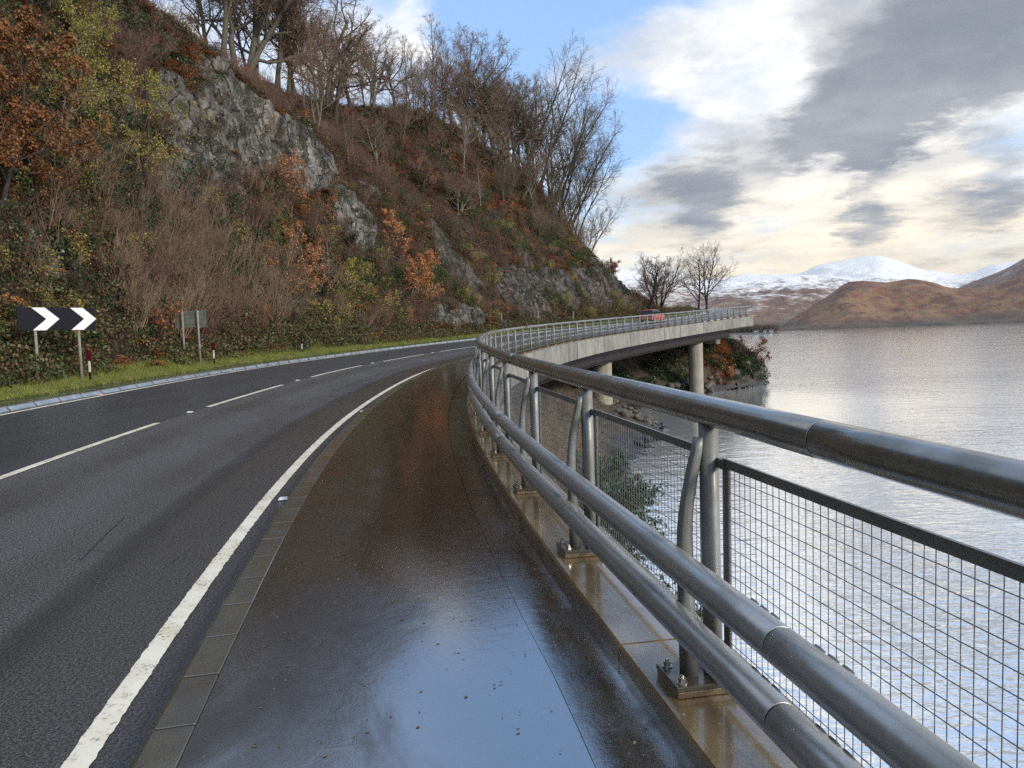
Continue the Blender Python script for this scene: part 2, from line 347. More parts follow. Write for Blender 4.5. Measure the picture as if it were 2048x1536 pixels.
def m_galv(tint, brown, rough, metal=.85, coat=.35):
    def f(N, b):
        o = N.pos(); sp = N.voro(o, 55, out=1); bw = N.n('ShaderNodeRGBToBW'); N.put(bw.inputs[0], sp); a = N.noise(o, 3.2, 3, .55); c = N.noise(o, 28, 3, .55)
        col = N.mix(N.m('MULTIPLY', bw.outputs[0], .22), tint, tuple(x * .62 for x in tint)); g = N.mr(a, .44, .66)
        col = N.mix(N.m('MULTIPLY', g, .75), col, brown)
        B(N, b, col=col, metal=N.fmix(g, metal, metal * .6), rough=N.fmix(N.mr(c, .35, .65), rough, rough + .10), nrm=N.bump(c, .012, .001), coat=coat, coatr=.14)
    return f
mat('galv_rail', m_galv((.46, .465, .46), (.30, .285, .25), .32, .65))
mat('galv_handrail', m_galv((.34, .325, .30), (.16, .135, .095), .22, .75))
mat('galv_post', m_galv((.27, .275, .27), (.17, .16, .135), .5, .35, .15))
mat('galv_dark', m_galv((.22, .22, .215), (.12, .115, .10), .42, .6))
mat('bolt_steel', m_galv((.5, .48, .44), (.3, .26, .18), .25))
mat('plate_wet', m_galv((.14, .125, .095), (.075, .055, .03), .16, .5))
mat('joint_black', lambda N, b: B(N, b, col=(.008, .008, .008), rough=.7))
def m_girder(N, b):
    o = N.pos(); a = N.noise(N.map(o, scale=(1, 1, .4)), 1.2, 5, .6); B(N, b, col=N.mix(N.mr(a, .35, .7), (.012, .007, .0065), (.022, .013, .011)), rough=.7)
mat('weathering_steel', m_girder)
# ---------------------------------------------------------------- road, kerbs, footway
SR = SG(-14, 140, .25)
road = add('road', strip_mesh('road', SR[SR < 103], np.linspace(U_KL + .002, U_CEN, 10), lambda s, u: zsurf(s, u)), 'asphalt_old'); tag(road, kind='structure')
lane = add('resurfaced_lane', strip_mesh('resurfaced_lane', SR, np.linspace(U_CEN, 10.0, 8), lambda s, u: zsurf(s, u) + .004), 'asphalt_new'); tag(lane, kind='structure')
U_SEAM = .63
SEAM = lambda A: .035 * (fbm(np.stack([A * 1.1, A * 0, A * 0], -1), 91, 4, .6) - .5)
footway = add('footway', strip_mesh('footway', SR[SR < 101], np.linspace(U_SEAM + .008, U_KR - .004, 10), uf=lambda A, U: U + SEAM(A) * np.clip((U_SEAM + .2 - U) / .2, 0, 1), zf=lambda s, u: zsurf(s, u) + .006 * np.clip((U_SEAM + .3 - u) / .3, 0, 1)), 'footway_wet'); tag(footway, kind='structure')
fs = add('channel_strip', strip_mesh('channel_strip', SR[SR < 101], np.linspace(U_IN - .06, U_SEAM + .001, 4), uf=lambda A, U: U + SEAM(A) * np.clip((U - U_SEAM + .2) / .2, 0, 1), zf=lambda s, u: zsurf(s, np.maximum(u, U_IN)) - .004), 'footway_wet', footway)
MAT_bed = mat('bedding', lambda N, b: B(N, b, col=(.006, .0055, .005), rough=.9))
sub = add('footway_bed', strip_mesh('footway_bed', SR[SR < 101], [U_SEAM - .05, U_SEAM + .1], lambda s, u: zsurf(s, u) - .03), 'bedding', footway)
def ragged_line(name, s0, s1, uc, w, amp, dz, parent, step):
    ss = np.arange(s0, s1 + 1e-6, step); e = lambda k: amp * (fbm(np.stack([ss * 22, ss * 0 + k, ss * 0], -1), 40 + k, 3, .6) - .5)
    us = np.stack([uc - w / 2 + e(1), uc + 0 * ss, uc + w / 2 + e(2)], -1); A = np.repeat(ss[:, None], 3, 1)
    V = P3(A, us, zsurf(A, us) + dz + np.array([0, .002, 0])); I = np.arange(len(ss) * 3).reshape(-1, 3)
    Q = np.stack([I[:-1, :-1], I[:-1, 1:], I[1:, 1:], I[1:, :-1]], -1).reshape(-1, 4)[:, ::-1]
    return add(name, mesh_np(name, V.reshape(-1, 3), Q, smooth=True), 'road_paint', parent)
ragged_line('edge_line', -6, 30, U_EDGE, .118, .016, .005, road, .02); ragged_line('edge_line', 30.004, 101, U_EDGE, .118, .02, .005, road, .3)
ragged_line('edge_line', 8, 130, U_LEFT, .11, .015, .009, lane, .2)
for a, bb in ((3.6, 6.6), (9.2, 12.0), (12.03, 15.1), (17.7, 23.5), (26.4, 32.2), (34.8, 40.4), (43, 48.7), (51.5, 57), (60, 65.6), (68.4, 74), (77, 82.5), (85.3, 91), (94, 99.5)):
    ragged_line('centre_dash', a, bb, U_CEN - .05, .115, .014, .0055, road, .08)
cs = np.linspace(0, 1, 9); cu = CUT[0][1] + (CUT[1][1] - CUT[0][1]) * cs; cc = CUT[0][0] + (CUT[1][0] - CUT[0][0]) * cs + .02 * np.sin(cs * 9)
V = np.concatenate([R3(cc, cu - .005, .003), R3(cc, cu + .005, .003)]); add('saw_cut', mesh_np('saw_cut', V, [(i, i + 1, i + 10, i + 9) for i in range(8)]), mat('cut_black', lambda N, b: B(N, b, col=(.008, .008, .008), rough=.8)), road)
mat('stud_white', lambda N, b: B(N, b, col=(.78, .78, .76), rough=.25)); mat('stud_base', lambda N, b: B(N, b, col=(.03, .03, .03), rough=.6))
mat('stud_red', lambda N, b: B(N, b, col=(.75, .42, .36), rough=.3))
def stud(s, u, m, par, dz=0):
    o = MB(); t, n, k = axes(s); c = R3(s, u, .008 + dz); poly = [c - t * .065 - n * .05, c + t * .065 - n * .05, c + t * .065 + n * .05, c - t * .065 + n * .05]
    o.raw(poly + [c - t * .035 - n * .04 + k * .018, c + t * .035 - n * .04 + k * .018, c + t * .035 + n * .04 + k * .018, c - t * .035 + n * .04 + k * .018], [(0, 1, 5, 4), (1, 2, 6, 5), (2, 3, 7, 6), (3, 0, 4, 7), (4, 5, 6, 7), (3, 2, 1, 0)]).build('road_stud', m, par)
for s in (8.7, 16.9, 25.2, 33.4): stud(s, 2.53, 'stud_white', road)
for s in (16.7, 25.0, 33.5, 41.8, 50): stud(s, U_CEN - .04, 'stud_white', road)
for s in (20.2, 28.5, 36.8): stud(s, U_LEFT + .12, 'stud_red', lane, .004)
# kerb stones beside the footway: low, wet, each with its own tilt
kerb = tag(empty('kerb', tuple(R3(5, 2.32))), kind='structure')
def kerb_proto(name, L, prof):
    """prof: list of (y,z) round the section; stone runs along x, chamfered ends"""
    prof = np.array(prof); c = prof.mean(0); out = MB(); n = len(prof); xs = (-L / 2, -L / 2 + .006, L / 2 - .006, L / 2); sc = (.965, 1, 1, .965); V = []
    for x, q in zip(xs, sc): V += [(x, *(c + (p - c) * q)) for p in prof]
    F = [tuple(range(n - 1, -1, -1)), tuple(range(3 * n, 4 * n))]
    for a in range(3): F += [(a * n + i, a * n + (i + 1) % n, (a + 1) * n + (i + 1) % n, (a + 1) * n + i) for i in range(n)]
    me = out.raw(V, F).mesh(name); me.materials.append(MATS['kerb_wet' if 'pale' not in name else 'kerb_pale']); return me
w = (U_KL - U_KR) / 2
ka = kerb_proto('kerb_stone', .492, [(-w, -.2), (-w, -.008), (-w + .008, 0), (w - .03, -.003), (w - .008, -.012), (w, -.035), (w, -.2)])
for i, s in enumerate(np.arange(-3.55, 101, .5)):
    o = bpy.data.objects.new('kerb_stone', ka); COL.objects.link(o); o.parent = kerb
    o.matrix_parent_inverse = Matrix.Translation(kerb.location).inverted()
    o.matrix_basis = local(s, (U_KL + U_KR) / 2, float(zsurf(s, (U_KL + U_KR) / 2)) + rng.normal(0, .0015) + .002) @ Matrix.Rotation(-.0144 + rng.normal(0, .004), 4, 'X') @ Matrix.Rotation(-G1 - 2 * G2 * s + rng.normal(0, .002), 4, 'Y')
vk = tag(empty('verge_kerb', tuple(R3(25, 10))), kind='structure')
kb = kerb_proto('kerb_pale_stone', .90, [(-.13, -.2), (-.13, .01), (-.06, .085), (-.04, .095), (.12, .10), (.13, .09), (.13, -.2)])
for i, s in enumerate(np.arange(10, 118, .915)):
    o = bpy.data.objects.new('kerb_stone', kb); COL.objects.link(o); o.parent = vk; o.matrix_parent_inverse = Matrix.Translation(vk.location).inverted()
    o.matrix_basis = local(s, 9.98, float(zsurf(s, 9.98)) + rng.normal(0, .003)) @ Matrix.Rotation(rng.normal(0, .01), 4, 'X') @ Matrix.Rotation(-G1 - 2 * G2 * s, 4, 'Y')
# ---------------------------------------------------------------- viaduct
via = empty('viaduct', tuple(P3(60., 1.6, 0.))); tag(via, 'grey concrete viaduct carrying the road along the loch on round piers', 'bridge')
VI = Matrix.Translation(via.location).inverted()
def vpart(o): o.parent = via; o.matrix_parent_inverse = VI; return o
U_OUT = -.196
s = -2.0 - .1
for s in np.arange(-3.8, 99, 3.8):          # upstand blocks under the parapet
    o = MB(); a, b_ = s + .008, s + 3.8 - .008; q = np.linspace(a, b_, 7); lo, hi = [], []
    sec = [(U_OUT + .02, -.34), (U_OUT + .02, -.006), (U_OUT + .032, 0), (U_IN - .014, 0), (U_IN, -.012), (U_IN + .004, -.2), (U_IN, -.34)]
    dz = rng.normal(0, .002)
    V = np.concatenate([[P3(x, u, float(np.interp(x, S, CZ)) + z + dz) for u, z in sec] for x in q]); n = len(sec)
    F = [tuple(range(n)), tuple(range(7 * n - 1, 6 * n - 1, -1))]
    for i in range(6): F += [(i * n + j, (i + 1) * n + j, (i + 1) * n + (j + 1) % n, i * n + (j + 1) % n) for j in range(n)]
    vpart(o.raw(V, F).build('plinth_block', 'plinth_wet'))
for s in np.arange(-3, 99, 2.3):           # fascia panels
    o = MB(); a, b_ = s + .03, s + 2.3 - .03; q = np.linspace(a, b_, 4)
    sec = [(U_OUT - .10, -.065), (U_OUT, -.05), (U_OUT + .018, -.05), (U_OUT + .018, -1.0), (U_OUT - .0, -1.14), (U_OUT - .13, -1.14)]
    dd = rng.normal(0, .006)
    V = np.concatenate([[P3(x, u + dd, float(np.interp(x, S, CZ)) + z) for u, z in sec] for x in q]); n = len(sec)
    F = [tuple(range(n)), tuple(range(4 * n - 1, 3 * n - 1, -1))]
    for i in range(3): F += [(i * n + j, (i + 1) * n + j, (i + 1) * n + (j + 1) % n, i * n + (j + 1) % n) for j in range(n)]
    vpart(o.raw(V, F).build('fascia_panel', 'fascia'))
def beam(name, s0, s1, sec, m, step=1.5, zf=None):
    q = np.linspace(s0, s1, int((s1 - s0) / step) + 2); V = np.concatenate([[P3(x, u, float(np.interp(x, S, CZ)) + z) for u, z in sec] for x in q]); n = len(sec); k = len(q)
    F = [tuple(range(n)), tuple(range(k * n - 1, (k - 1) * n - 1, -1))]
    for i in range(k - 1): F += [(i * n + j, (i + 1) * n + j, (i + 1) * n + (j + 1) % n, i * n + (j + 1) % n) for j in range(n)]
    return vpart(MB().raw(V, F).build(name, m))
beam('deck_slab', -4, 100.5, [(U_OUT + .022, -.9), (U_OUT + .022, -.345), (2.0, -.40), (8.5, -.40), (8.5, -.9)], 'weathering_steel')
beam('girder', 2, 95.5, [(1.05, -2.15), (.55, -2.15), (.55, -2.11), (.78, -2.08), (.78, -.91), (.82, -.91), (.82, -2.08), (1.05, -2.11)], 'weathering_steel')
beam('girder', 2, 95.5, [(4.05, -2.15), (3.55, -2.15), (3.55, -2.11), (3.78, -2.08), (3.78, -.91), (3.82, -.91), (3.82, -2.08), (4.05, -2.11)], 'weathering_steel')
for s in (12, 37, 62, 87):
    z1 = float(np.interp(s, S, CZ)) - 2.16; c = P3(s, 1.55, 0.); o = MB()
    zz = [-2.5, 1, 1.012, 2.6, 2.612, 4.2, 4.212, z1 - .03, z1]; rr = [.77, .77, .764, .77, .764, .77, .764, .77, .745]
    vpart(o.tube([(c[0], c[1], z) for z in zz], np.array(rr), 36).build('pier', 'pier'))
    MBb = MB(); t, n, k = axes(s); vpart(MBb.box((c[0], c[1], z1 + .012 + .0), (t, n, k), (.3, .6, .011)).build('bearing', 'galv_dark'))
t, n, k = axes(97.5); vpart(MB().box(P3(97.5, 5.2, float(np.interp(97.5, S, CZ)) - 2.0), (t, n, k), (.6, 2.3, 1.05)).build('abutment', 'pier', bevel=.03))
# ---------------------------------------------------------------- parapet
par = empty('bridge_parapet', tuple(P3(30., 0., float(np.interp(30, S, CZ))))); tag(par, 'galvanised steel parapet with round handrail, two tube rails and mesh infill', 'parapet')
PI_ = Matrix.Translation(par.location).inverted()
def ppart(o): o.parent = par; o.matrix_parent_inverse = PI_; return o
ZP = lambda s: np.interp(s, S, CZ)
def rail(name, u, hh, r, m, joints, s1=100.6):
    edges = [-5.5] + list(joints) + [s1]
    for a, b_ in zip(edges[:-1], edges[1:]):
        q = np.linspace(a + .004, b_ - .004, max(3, int((b_ - a) / (.3 if a < 30 else .9)))); sides = 28 if a < 9 else (18 if a < 40 else 10)
        qq = np.concatenate([[q[0], q[0] + .003], q[1:-1], [q[-1] - .003, q[-1]]]); rad = np.full(len(qq), r); rad[0] = rad[-1] = r - .003
        o = ppart(MB().tube(P3(qq, u, ZP(qq) + hh), rad, sides).build(name, m))
        if b_ < 40:
            g = np.linspace(b_ - .03, b_ + .03, 5); sl_ = ppart(MB().tube(P3(g, u, ZP(g) + hh), r - .006, 24).build('joint_sleeve', 'joint_black'))
            if name != 'handrail':
                t, n, k = axes(b_)
                for ds in (-.27, -.20, -.13, .13, .20, .27):
                    c = P3(b_ + ds, u, float(ZP(b_ + ds)) + hh); d1 = -n * .80 + k * .60; d2 = np.cross(t, d1); th = np.linspace(0, 2 * np.pi, 10, endpoint=False)
                    poly = [c + d1 * (r - .004) + t * .026 * math.cos(x) + d2 * .011 * math.sin(x) for x in th]
                    ppart(MB().prism(poly, d1 * .011).build('bolt_cover', 'galv_dark'))
rail('handrail', 0, 1.178, .0635, 'galv_handrail', np.arange(2.46, 98, 6.0))
rail('upper_rail', .19, .56, .0620, 'galv_rail', np.arange(2.40, 98, 6.0))
rail('lower_rail', .19, .32, .0620, 'galv_rail', np.arange(2.40, 98, 6.0))
for s in np.concatenate([np.arange(4.1, 8.4, 1.05), np.arange(8.9, 14.4, 1.1), np.arange(14.9, 26, 1.6)]):      # weld seams on the handrail
    g_ = np.array([s - .004, s, s + .004]); ppart(MB().tube(P3(g_, 0, ZP(g_) + 1.178), [.0636, .0648, .0636], 28, caps=False).build('weld_seam', 'bolt_steel'))
def post_proto(detail):
    p = MB().tube([(0, 0, .0), (0, 0, .5), (0, 0, 1.135)], .041, 20 if detail else 8).mesh('post'); p.materials.append(MATS['galv_post'])
    # inner brace: stands on the plate, carries the rails, then leans back to the post
    pth = [(.112, .0, .034, .046), (.116, .25, .032, .042), (.120, .48, .030, .036), (.118, .62, .029, .032), (.104, .74, .027, .030), (.078, .87, .025, .028), (.054, .97, .022, .027), (.046, 1.02, .018, .026)]
    V = []; m_ = 14 if detail else 8; th = np.linspace(0, 2 * np.pi, m_, endpoint=False); sq = lambda v: np.sign(v) * abs(v) ** .62
    for y, z, hy, hx in pth: V += [(hx * sq(math.cos(t_)), y + hy * sq(math.sin(t_)), z) for t_ in th]
    F = [tuple(range(m_ - 1, -1, -1)), tuple(range(len(V) - m_, len(V)))]
    br = MB().raw(V, F); br.F += [(i * m_ + j, i * m_ + (j + 1) % m_, i * m_ + m_ + (j + 1) % m_, i * m_ + m_ + j) for i in range(len(pth) - 1) for j in range(m_)]; br.sm += [True] * (m_ * (len(pth) - 1))
    br = br.mesh('brace'); br.materials.append(MATS['galv_post'])
    pl = MB().box((0, .065, .0), np.eye(3), (.125, .150, .011)).mesh('base_plate'); pl.materials.append(MATS['plate_wet'])
    gp = MB().box((0, .065, .0), np.eye(3), (.122, .147, .0135)).mesh('grout_pad'); gp.materials.append(MATS['plinth_wet'])
    bo = MB(); th = np.linspace(0, 2 * np.pi, 6, endpoint=False)
    bo.tube([(0, 0, 0), (0, 0, .005)], .024, 16, smooth=False); bo.tube([(0, 0, .005), (0, 0, .024)], .0165, 6, smooth=False); bo.tube([(0, 0, .024), (0, 0, .034)], .009, 10, smooth=False)
    bo = bo.mesh('bolt'); bo.materials.append(MATS['bolt_steel'])
    return p, br, pl, gp, bo
PA, PB = post_proto(True), post_proto(False)
def mk(name, me, parent, loc=(0, 0, 0), rot=None):
    o = bpy.data.objects.new(name, me); COL.objects.link(o); o.parent = parent; o.location = loc
    if rot is not None: o.rotation_euler = rot
    return o
POSTS = 3.336 + 1.99594 * np.arange(-2, 49)
for s in POSTS:
    near = s < 30; q = PA if near else PB
    po = bpy.data.objects.new('post', q[0]); COL.objects.link(po); ppart(po)
    po.matrix_basis = local(s, 0, float(ZP(s)) + .047) @ Matrix.Rotation(rng.normal(0, .004), 4, 'Z')
    mk('brace', q[1], po)
    pl = mk('base_plate', q[2], po, (0, 0, -.009)); gp = mk('grout_pad', q[3], po, (0, 0, -.0345))
    for o_ in (pl, gp):
        if near: md = o_.modifiers.new('bevel', 'BEVEL'); md.width = .003; md.segments = 2
    if s < 24:
        for x, y in ((-.085, .178), (.085, .178), (-.085, -.055), (.085, -.055)): mk('bolt', q[4], po, (x, y, .002), (0, 0, rng.uniform(0, 1)))
# mesh infill panels between posts
def panel_proto(L, pitch, pz, r, sides):
    x0, x1, zb, zt = .085, L - .085, .115, .985
    f = MB(); E3 = np.eye(3)
    f.box(((x0 + x1) / 2, 0, zt), E3, ((x1 - x0) / 2 + .012, .006, .019)); f.box(((x0 + x1) / 2, 0, zb), E3, ((x1 - x0) / 2 + .012, .005, .012))
    for x in (x0, x1, x1 - .030): f.box((x, 0, (zt + zb) / 2), E3, (.0115, .0065, (zt - zb) / 2 - .0195))
    for x, sg in ((0.0, 1), (L, -1)): f.box((x + sg * .062, .004, zt - .006), E3, (.036, .009, .02))
    fr = f.mesh('panel_frame'); fr.materials.append(MATS['galv_dark'])
    g = MB()
    for x in np.arange(x0 + pitch, x1 - .01, pitch): g.tube([(x, .001, zb + .012), (x, .001, zt - .019)], r, sides, caps=False)
    for z in np.arange(zb + pz, zt - .02, pz): g.tube([(x0 + .0115, -.004, z), (x1 - .0115, -.004, z)], r, sides, caps=False)
    wm = g.mesh('wire_mesh'); wm.materials.append(MATS['galv_dark']); return fr, wm
LP = 1.99594
NA, NB = panel_proto(LP, .0445, .058, .00175, 5), panel_proto(LP, .0445, .058, .0018, 3)
for a, b_ in zip(POSTS[:-1], POSTS[1:]):
    q = NA if a < 12 else NB; A, Bq = P3(a, -.022, float(ZP(a))), P3(b_, -.022, float(ZP(b_))); d = Bq - A; L = np.linalg.norm(d); t = d / L; n = np.cross([0, 0, 1], t); n /= np.linalg.norm(n)
    fr = bpy.data.objects.new('mesh_panel', q[0]); COL.objects.link(fr); ppart(fr)
    k = np.array([0, 0, 1.])
    fr.matrix_basis = Matrix(((t[0] * L / LP, n[0], k[0], A[0]), (t[1] * L / LP, n[1], k[1], A[1]), (t[2] * L / LP, n[2], k[2], A[2]), (0, 0, 0, 1)))
    mk('wire_mesh', q[1], fr)
# ---------------------------------------------------------------- hillside, shore, loch, far hills
ROCKS = []
def grid_quads(n, k):
    I = np.arange(n * k).reshape(n, k); return np.stack([I[:-1, :-1], I[1:, :-1], I[1:, 1:], I[:-1, 1:]], -1).reshape(-1, 4)[:, ::-1]
def hill_rock(s, u, zrel):
    """how much bare rock shows at chainage s, height above the road zrel (own features of the place)"""
    def blob(sc, zc, ws, wz): return np.exp(-(((s - sc) / ws) ** 2 + ((zrel - zc) / wz) ** 2) ** 1.5)
    r = 0 * s
    for sc, zc, ws, wz, a in ROCK_BLOBS: r = np.maximum(r, a * blob(sc, zc, ws, wz))
    return r
ROCK_BLOBS = [(39.5, 12, 4.2, 4.0, .9), (44.5, 14.6, 4.6, 3.8, 1.1), (50, 13.5, 4.2, 3.2, 1.0), (36, 8.8, 4.0, 1.6, .75), (33, 12, 2.5, 3, .55), (53, 9.6, 2.6, 2.6, 1.2), (57, 11.5, 2, 2, .7), (66.5, 7.0, 2.3, 4.2, 1.2), (62.5, 1.8, 2.4, 1.4, .95), (58.5, 1.6, 2.2, 1.4, 1.0), (75, 4.0, 4.4, 3.0, 1.2), (83, 4.4, 4.4, 2.8, 1.1), (91, 4.4, 4.0, 3.0, 1.15), (98, 5.0, 4.4, 4.0, 1.2), (26.3, 4.2, 1.3, .9, 1.0), (79, 8, 2, 2, .7), (88, 9, 2.5, 1.5, .6), (103, 3.5, 3, 2.5, .9)]
def build_hill():
    ss = np.concatenate([np.arange(-28, 14, 1.5), np.arange(14, 112, .28), np.arange(112, 141, 1.2)])
    un = np.array([10.12, 10.8, 12.35, 13.1, 16.2, 20.4, 33, 50, 75]); dn = np.array([3, 8, 7, 26, 78, 84, 24, 8])
    us = np.concatenate([np.linspace(a, b, n, endpoint=False) for a, b, n in zip(un[:-1], un[1:], dn)] + [[75.]])
    A, U = np.meshgrid(ss, us, indexing='ij'); U = np.where(U > 14, 14 + (U - 14) * (1 - .35 * np.clip((A - 96) / 10, 0, 1)), U); Z = hill_z(A.ravel(), U.ravel()).reshape(A.shape); P = P3(A, U, Z)
    gs = np.gradient(P, axis=0); gu = np.gradient(P, axis=1); nr = np.cross(gu, gs); nr /= np.linalg.norm(nr, axis=2)[..., None] + 1e-9
    nr *= np.sign(nr[..., 2:3] + 1e-9)
    zr = Z - zsurf(A, 9.6); rk = hill_rock(A, U, zr); rk = rk + .8 * (fbm(P.reshape(-1, 3) * .45, 61, 4).reshape(A.shape) - .5); rk = np.clip((rk - .46) / .22, 0, 1) * np.clip((U - 12.4) / .8, 0, 1)
    Pr = P.copy(); Pr[..., 2] *= .55; Pr = Pr.reshape(-1, 3) @ np.array([[.8, .1, .3], [-.2, .9, .2], [-.35, -.1, .9]])
    d = rk * (1.7 * (fbm(Pr * .38, 71, 5, .55, True) - .62) + .9 * (fbm(Pr * np.array([1.7, 1.7, .55]), 75, 4, .6, True) - .6) + .25 * (np.floor(fbm(Pr * .9, 77, 3) * 7) / 7 - .5)).reshape(A.shape)
    d = d + (1 - rk) * np.clip((U - 13) / 2, 0, 1) * .55 * (fbm(P.reshape(-1, 3) * .8, 81, 4).reshape(A.shape) - .5) + .35 * rk
    P = P + nr * d[..., None]
    me = mesh_np('hillside', P.reshape(-1, 3), grid_quads(*A.shape)[:, ::-1], smooth=False, attrs={'rock': rk.ravel(), 'hgt': zr.ravel()})
    return me, dict(s=ss, u=us, P=P, n=nr, rk=rk, zr=zr)
def m_hill(N, b):
    p = N.pos(); rk = N.attr('rock')
    a = N.noise(p, .5, 6, .6); f = N.noise(p, 7, 6, .7); st = N.noise(N.map(p, scale=(1.6, 1.6, .35), rot=(.3, .35, .2)), 1.1, 6, .65, .5)
    rock = N.mix(N.mr(st, .36, .66), (.062, .055, .047), (.30, .275, .24)); rock = N.mix(N.mr(a, .52, .68), rock, N.mix(.6, rock, (.20, .135, .095)))
    lich = N.m('MULTIPLY', N.mr(N.noise(p, 2.6, 6, .72), .56, .63), N.mr(N.noise(p, .6, 3, .5), .42, .6)); rock = N.mix(N.m('MULTIPLY', lich, .9), rock, (.55, .53, .47))
    moss = N.m('MULTIPLY', N.mr(N.noise(p, 1.1, 6, .65), .49, .62), .85); rock = N.mix(moss, rock, (.045, .05, .018))
    crk = N.mr(N.noise(N.map(p, scale=(2, 2, .7), rot=(.3, .35, 0)), 1.7, 7, .75), .43, .36); rock = N.mix(N.m('MULTIPLY', crk, .9), rock, (.018, .017, .015))
    vp_ = N.v('ADD', N.map(p, scale=(1.1, 1.1, .42), rot=(.25, .4, .1)), N.v('SCALE', N.noise(p, 1.3, 4, .6, col=True), .9)); cell = N.voro(vp_, .75, 'DISTANCE_TO_EDGE'); frac = N.mr(cell, .0, .035, 1., 0.); bw_ = N.n('ShaderNodeRGBToBW'); N.put(bw_.inputs[0], N.voro(vp_, .75, out=1))
    rock = N.mix(1., rock, N.v('SCALE', (1, 1, 1), N.m('MULTIPLY_ADD', bw_.outputs[0], .7, .62)), 'MULTIPLY'); rock = N.mix(N.m('MULTIPLY', frac, .85), rock, (.014, .013, .011))
    rock = N.mix(N.mr(N.xyz(p)[1], 60, 70), rock, N.mix(1., rock, (.58, .54, .50), 'MULTIPLY'))   # the darker schist round the bend
    soil = N.ramp(N.noise(p, .75, 7, .68), [(.30, (.030, .034, .012)), (.45, (.045, .030, .017)), (.58, (.075, .040, .020)), (.72, (.035, .022, .014))])
    hg = N.attr('hgt'); grass = N.mr(hg, .60, .35); grassc = N.mix(N.mr(f, .35, .65), (.05, .085, .014), (.10, .135, .03)); soil = N.mix(grass, soil, grassc)
    m = N.mr(N.m('ADD', rk, N.m('MULTIPLY', N.m('SUBTRACT', f, .5), .5)), .35, .6)
    h = N.m('ADD', N.m('ADD', N.m('MULTIPLY', st, .8), N.m('MULTIPLY', bw_.outputs[0], .5)), N.m('SUBTRACT', N.m('MULTIPLY', f, .5), N.m('MULTIPLY', frac, .5)))
    B(N, b, col=N.mix(m, soil, rock), rough=N.fmix(lich, .62, .85), nrm=N.bump(h, 1., .45), ior=1.4)
mat('hillside', m_hill)
hme, HG = build_hill(); hill = add('hillside', hme, 'hillside'); tag(hill, kind='structure')
mat('verge_path', m_conc((.022, .020, .017), (.05, .045, .038), (.02, .022, .01), .5, 1.5, .2, False))
vp = add('verge_path', strip_mesh('verge_path', SG(4, 130), [10.09, 10.45, 10.85], lambda s, u: zsurf(s, U_LEFT) + .117 - .02 * (u - 10.09) + .02 * (fbm(np.stack([s * 1.2, u * 2, s * 0], -1), 9, 2) - .5)), 'verge_path'); tag(vp, kind='structure')
def m_shore(N, b):
    p = N.pos(); z = N.xyz(p)[2]; f = N.noise(p, 5, 6, .7); a = N.noise(p, .6, 5, .6)
    earth = N.mix(N.mr(a, .35, .68), (.075, .053, .025), (.042, .031, .016)); rock = N.mix(N.mr(f, .35, .7), (.03, .028, .025), (.10, .09, .075))
    c = N.mix(N.mr(N.noise(p, 1.1, 5, .6), .45, .55), earth, rock); c = N.mix(N.mr(z, .9, .25), c, (.016, .0155, .014))
    B(N, b, col=c, rough=N.fmix(N.mr(z, .9, .2), .8, .35), nrm=N.bump(f, .7, .15))
mat('shore', m_shore)
ss = np.concatenate([np.arange(-28, 6, 1.2), np.arange(6, 112, .35), np.arange(112, 141, 1.2)]); us = np.concatenate([np.linspace(-22, -9, 10, endpoint=False), np.linspace(-9, 6, 60, endpoint=False), np.linspace(6, 11.2, 10)])
A, U = np.meshgrid(ss, us, indexing='ij'); Z = shore_z(A.ravel(), U.ravel()).reshape(A.shape); Z = np.where(U > 8.5, np.minimum(Z, zsurf(A, U) - .25), Z); Z = np.where(A < 3, np.minimum(Z, zsurf(A, np.maximum(U, .3)) - .5), Z)
sh = add('shore_bank', mesh_np('shore_bank', P3(A, U, Z).reshape(-1, 3), grid_quads(*A.shape)[:, ::-1], smooth=True), 'shore'); tag(sh, kind='structure')
def m_water(N, b):
    p = N.pos()
    w1 = N.noise(N.map(p, scale=(.55, 1.25, 1), rot=(0, 0, .25)), .62, 4, .55, .4); w2 = N.noise(N.map(p, scale=(.8, 1.6, 1), rot=(0, 0, -.35)), 1.9, 3, .5, .4); w3 = N.noise(p, .05, 3, .5)
    h = N.m('ADD', N.m('MULTIPLY', w1, 1.), N.m('MULTIPLY', w2, .5)); amp = N.m('MULTIPLY', N.fmix(N.mr(w3, .35, .65), .55, 1.0), N.mr(N.v('DISTANCE', p, (17, 72, 0), out=1), 10, 30, .22, 1.))   # sheltered under the bridge
    B(N, b, col=(.88, .88, .87), metal=.72, rough=.035, nrm=N.bump(N.m('MULTIPLY', h, amp), 1., .085), ior=1.8)
mat('loch_water', m_water)
V = [(-400, -400, 0), (9000, -400, 0), (9000, 10500, 0), (-400, 10500, 0)]
lo = add('loch', mesh_np('loch', V, [(0, 1, 2, 3)]), 'loch_water'); tag(lo, kind='structure')
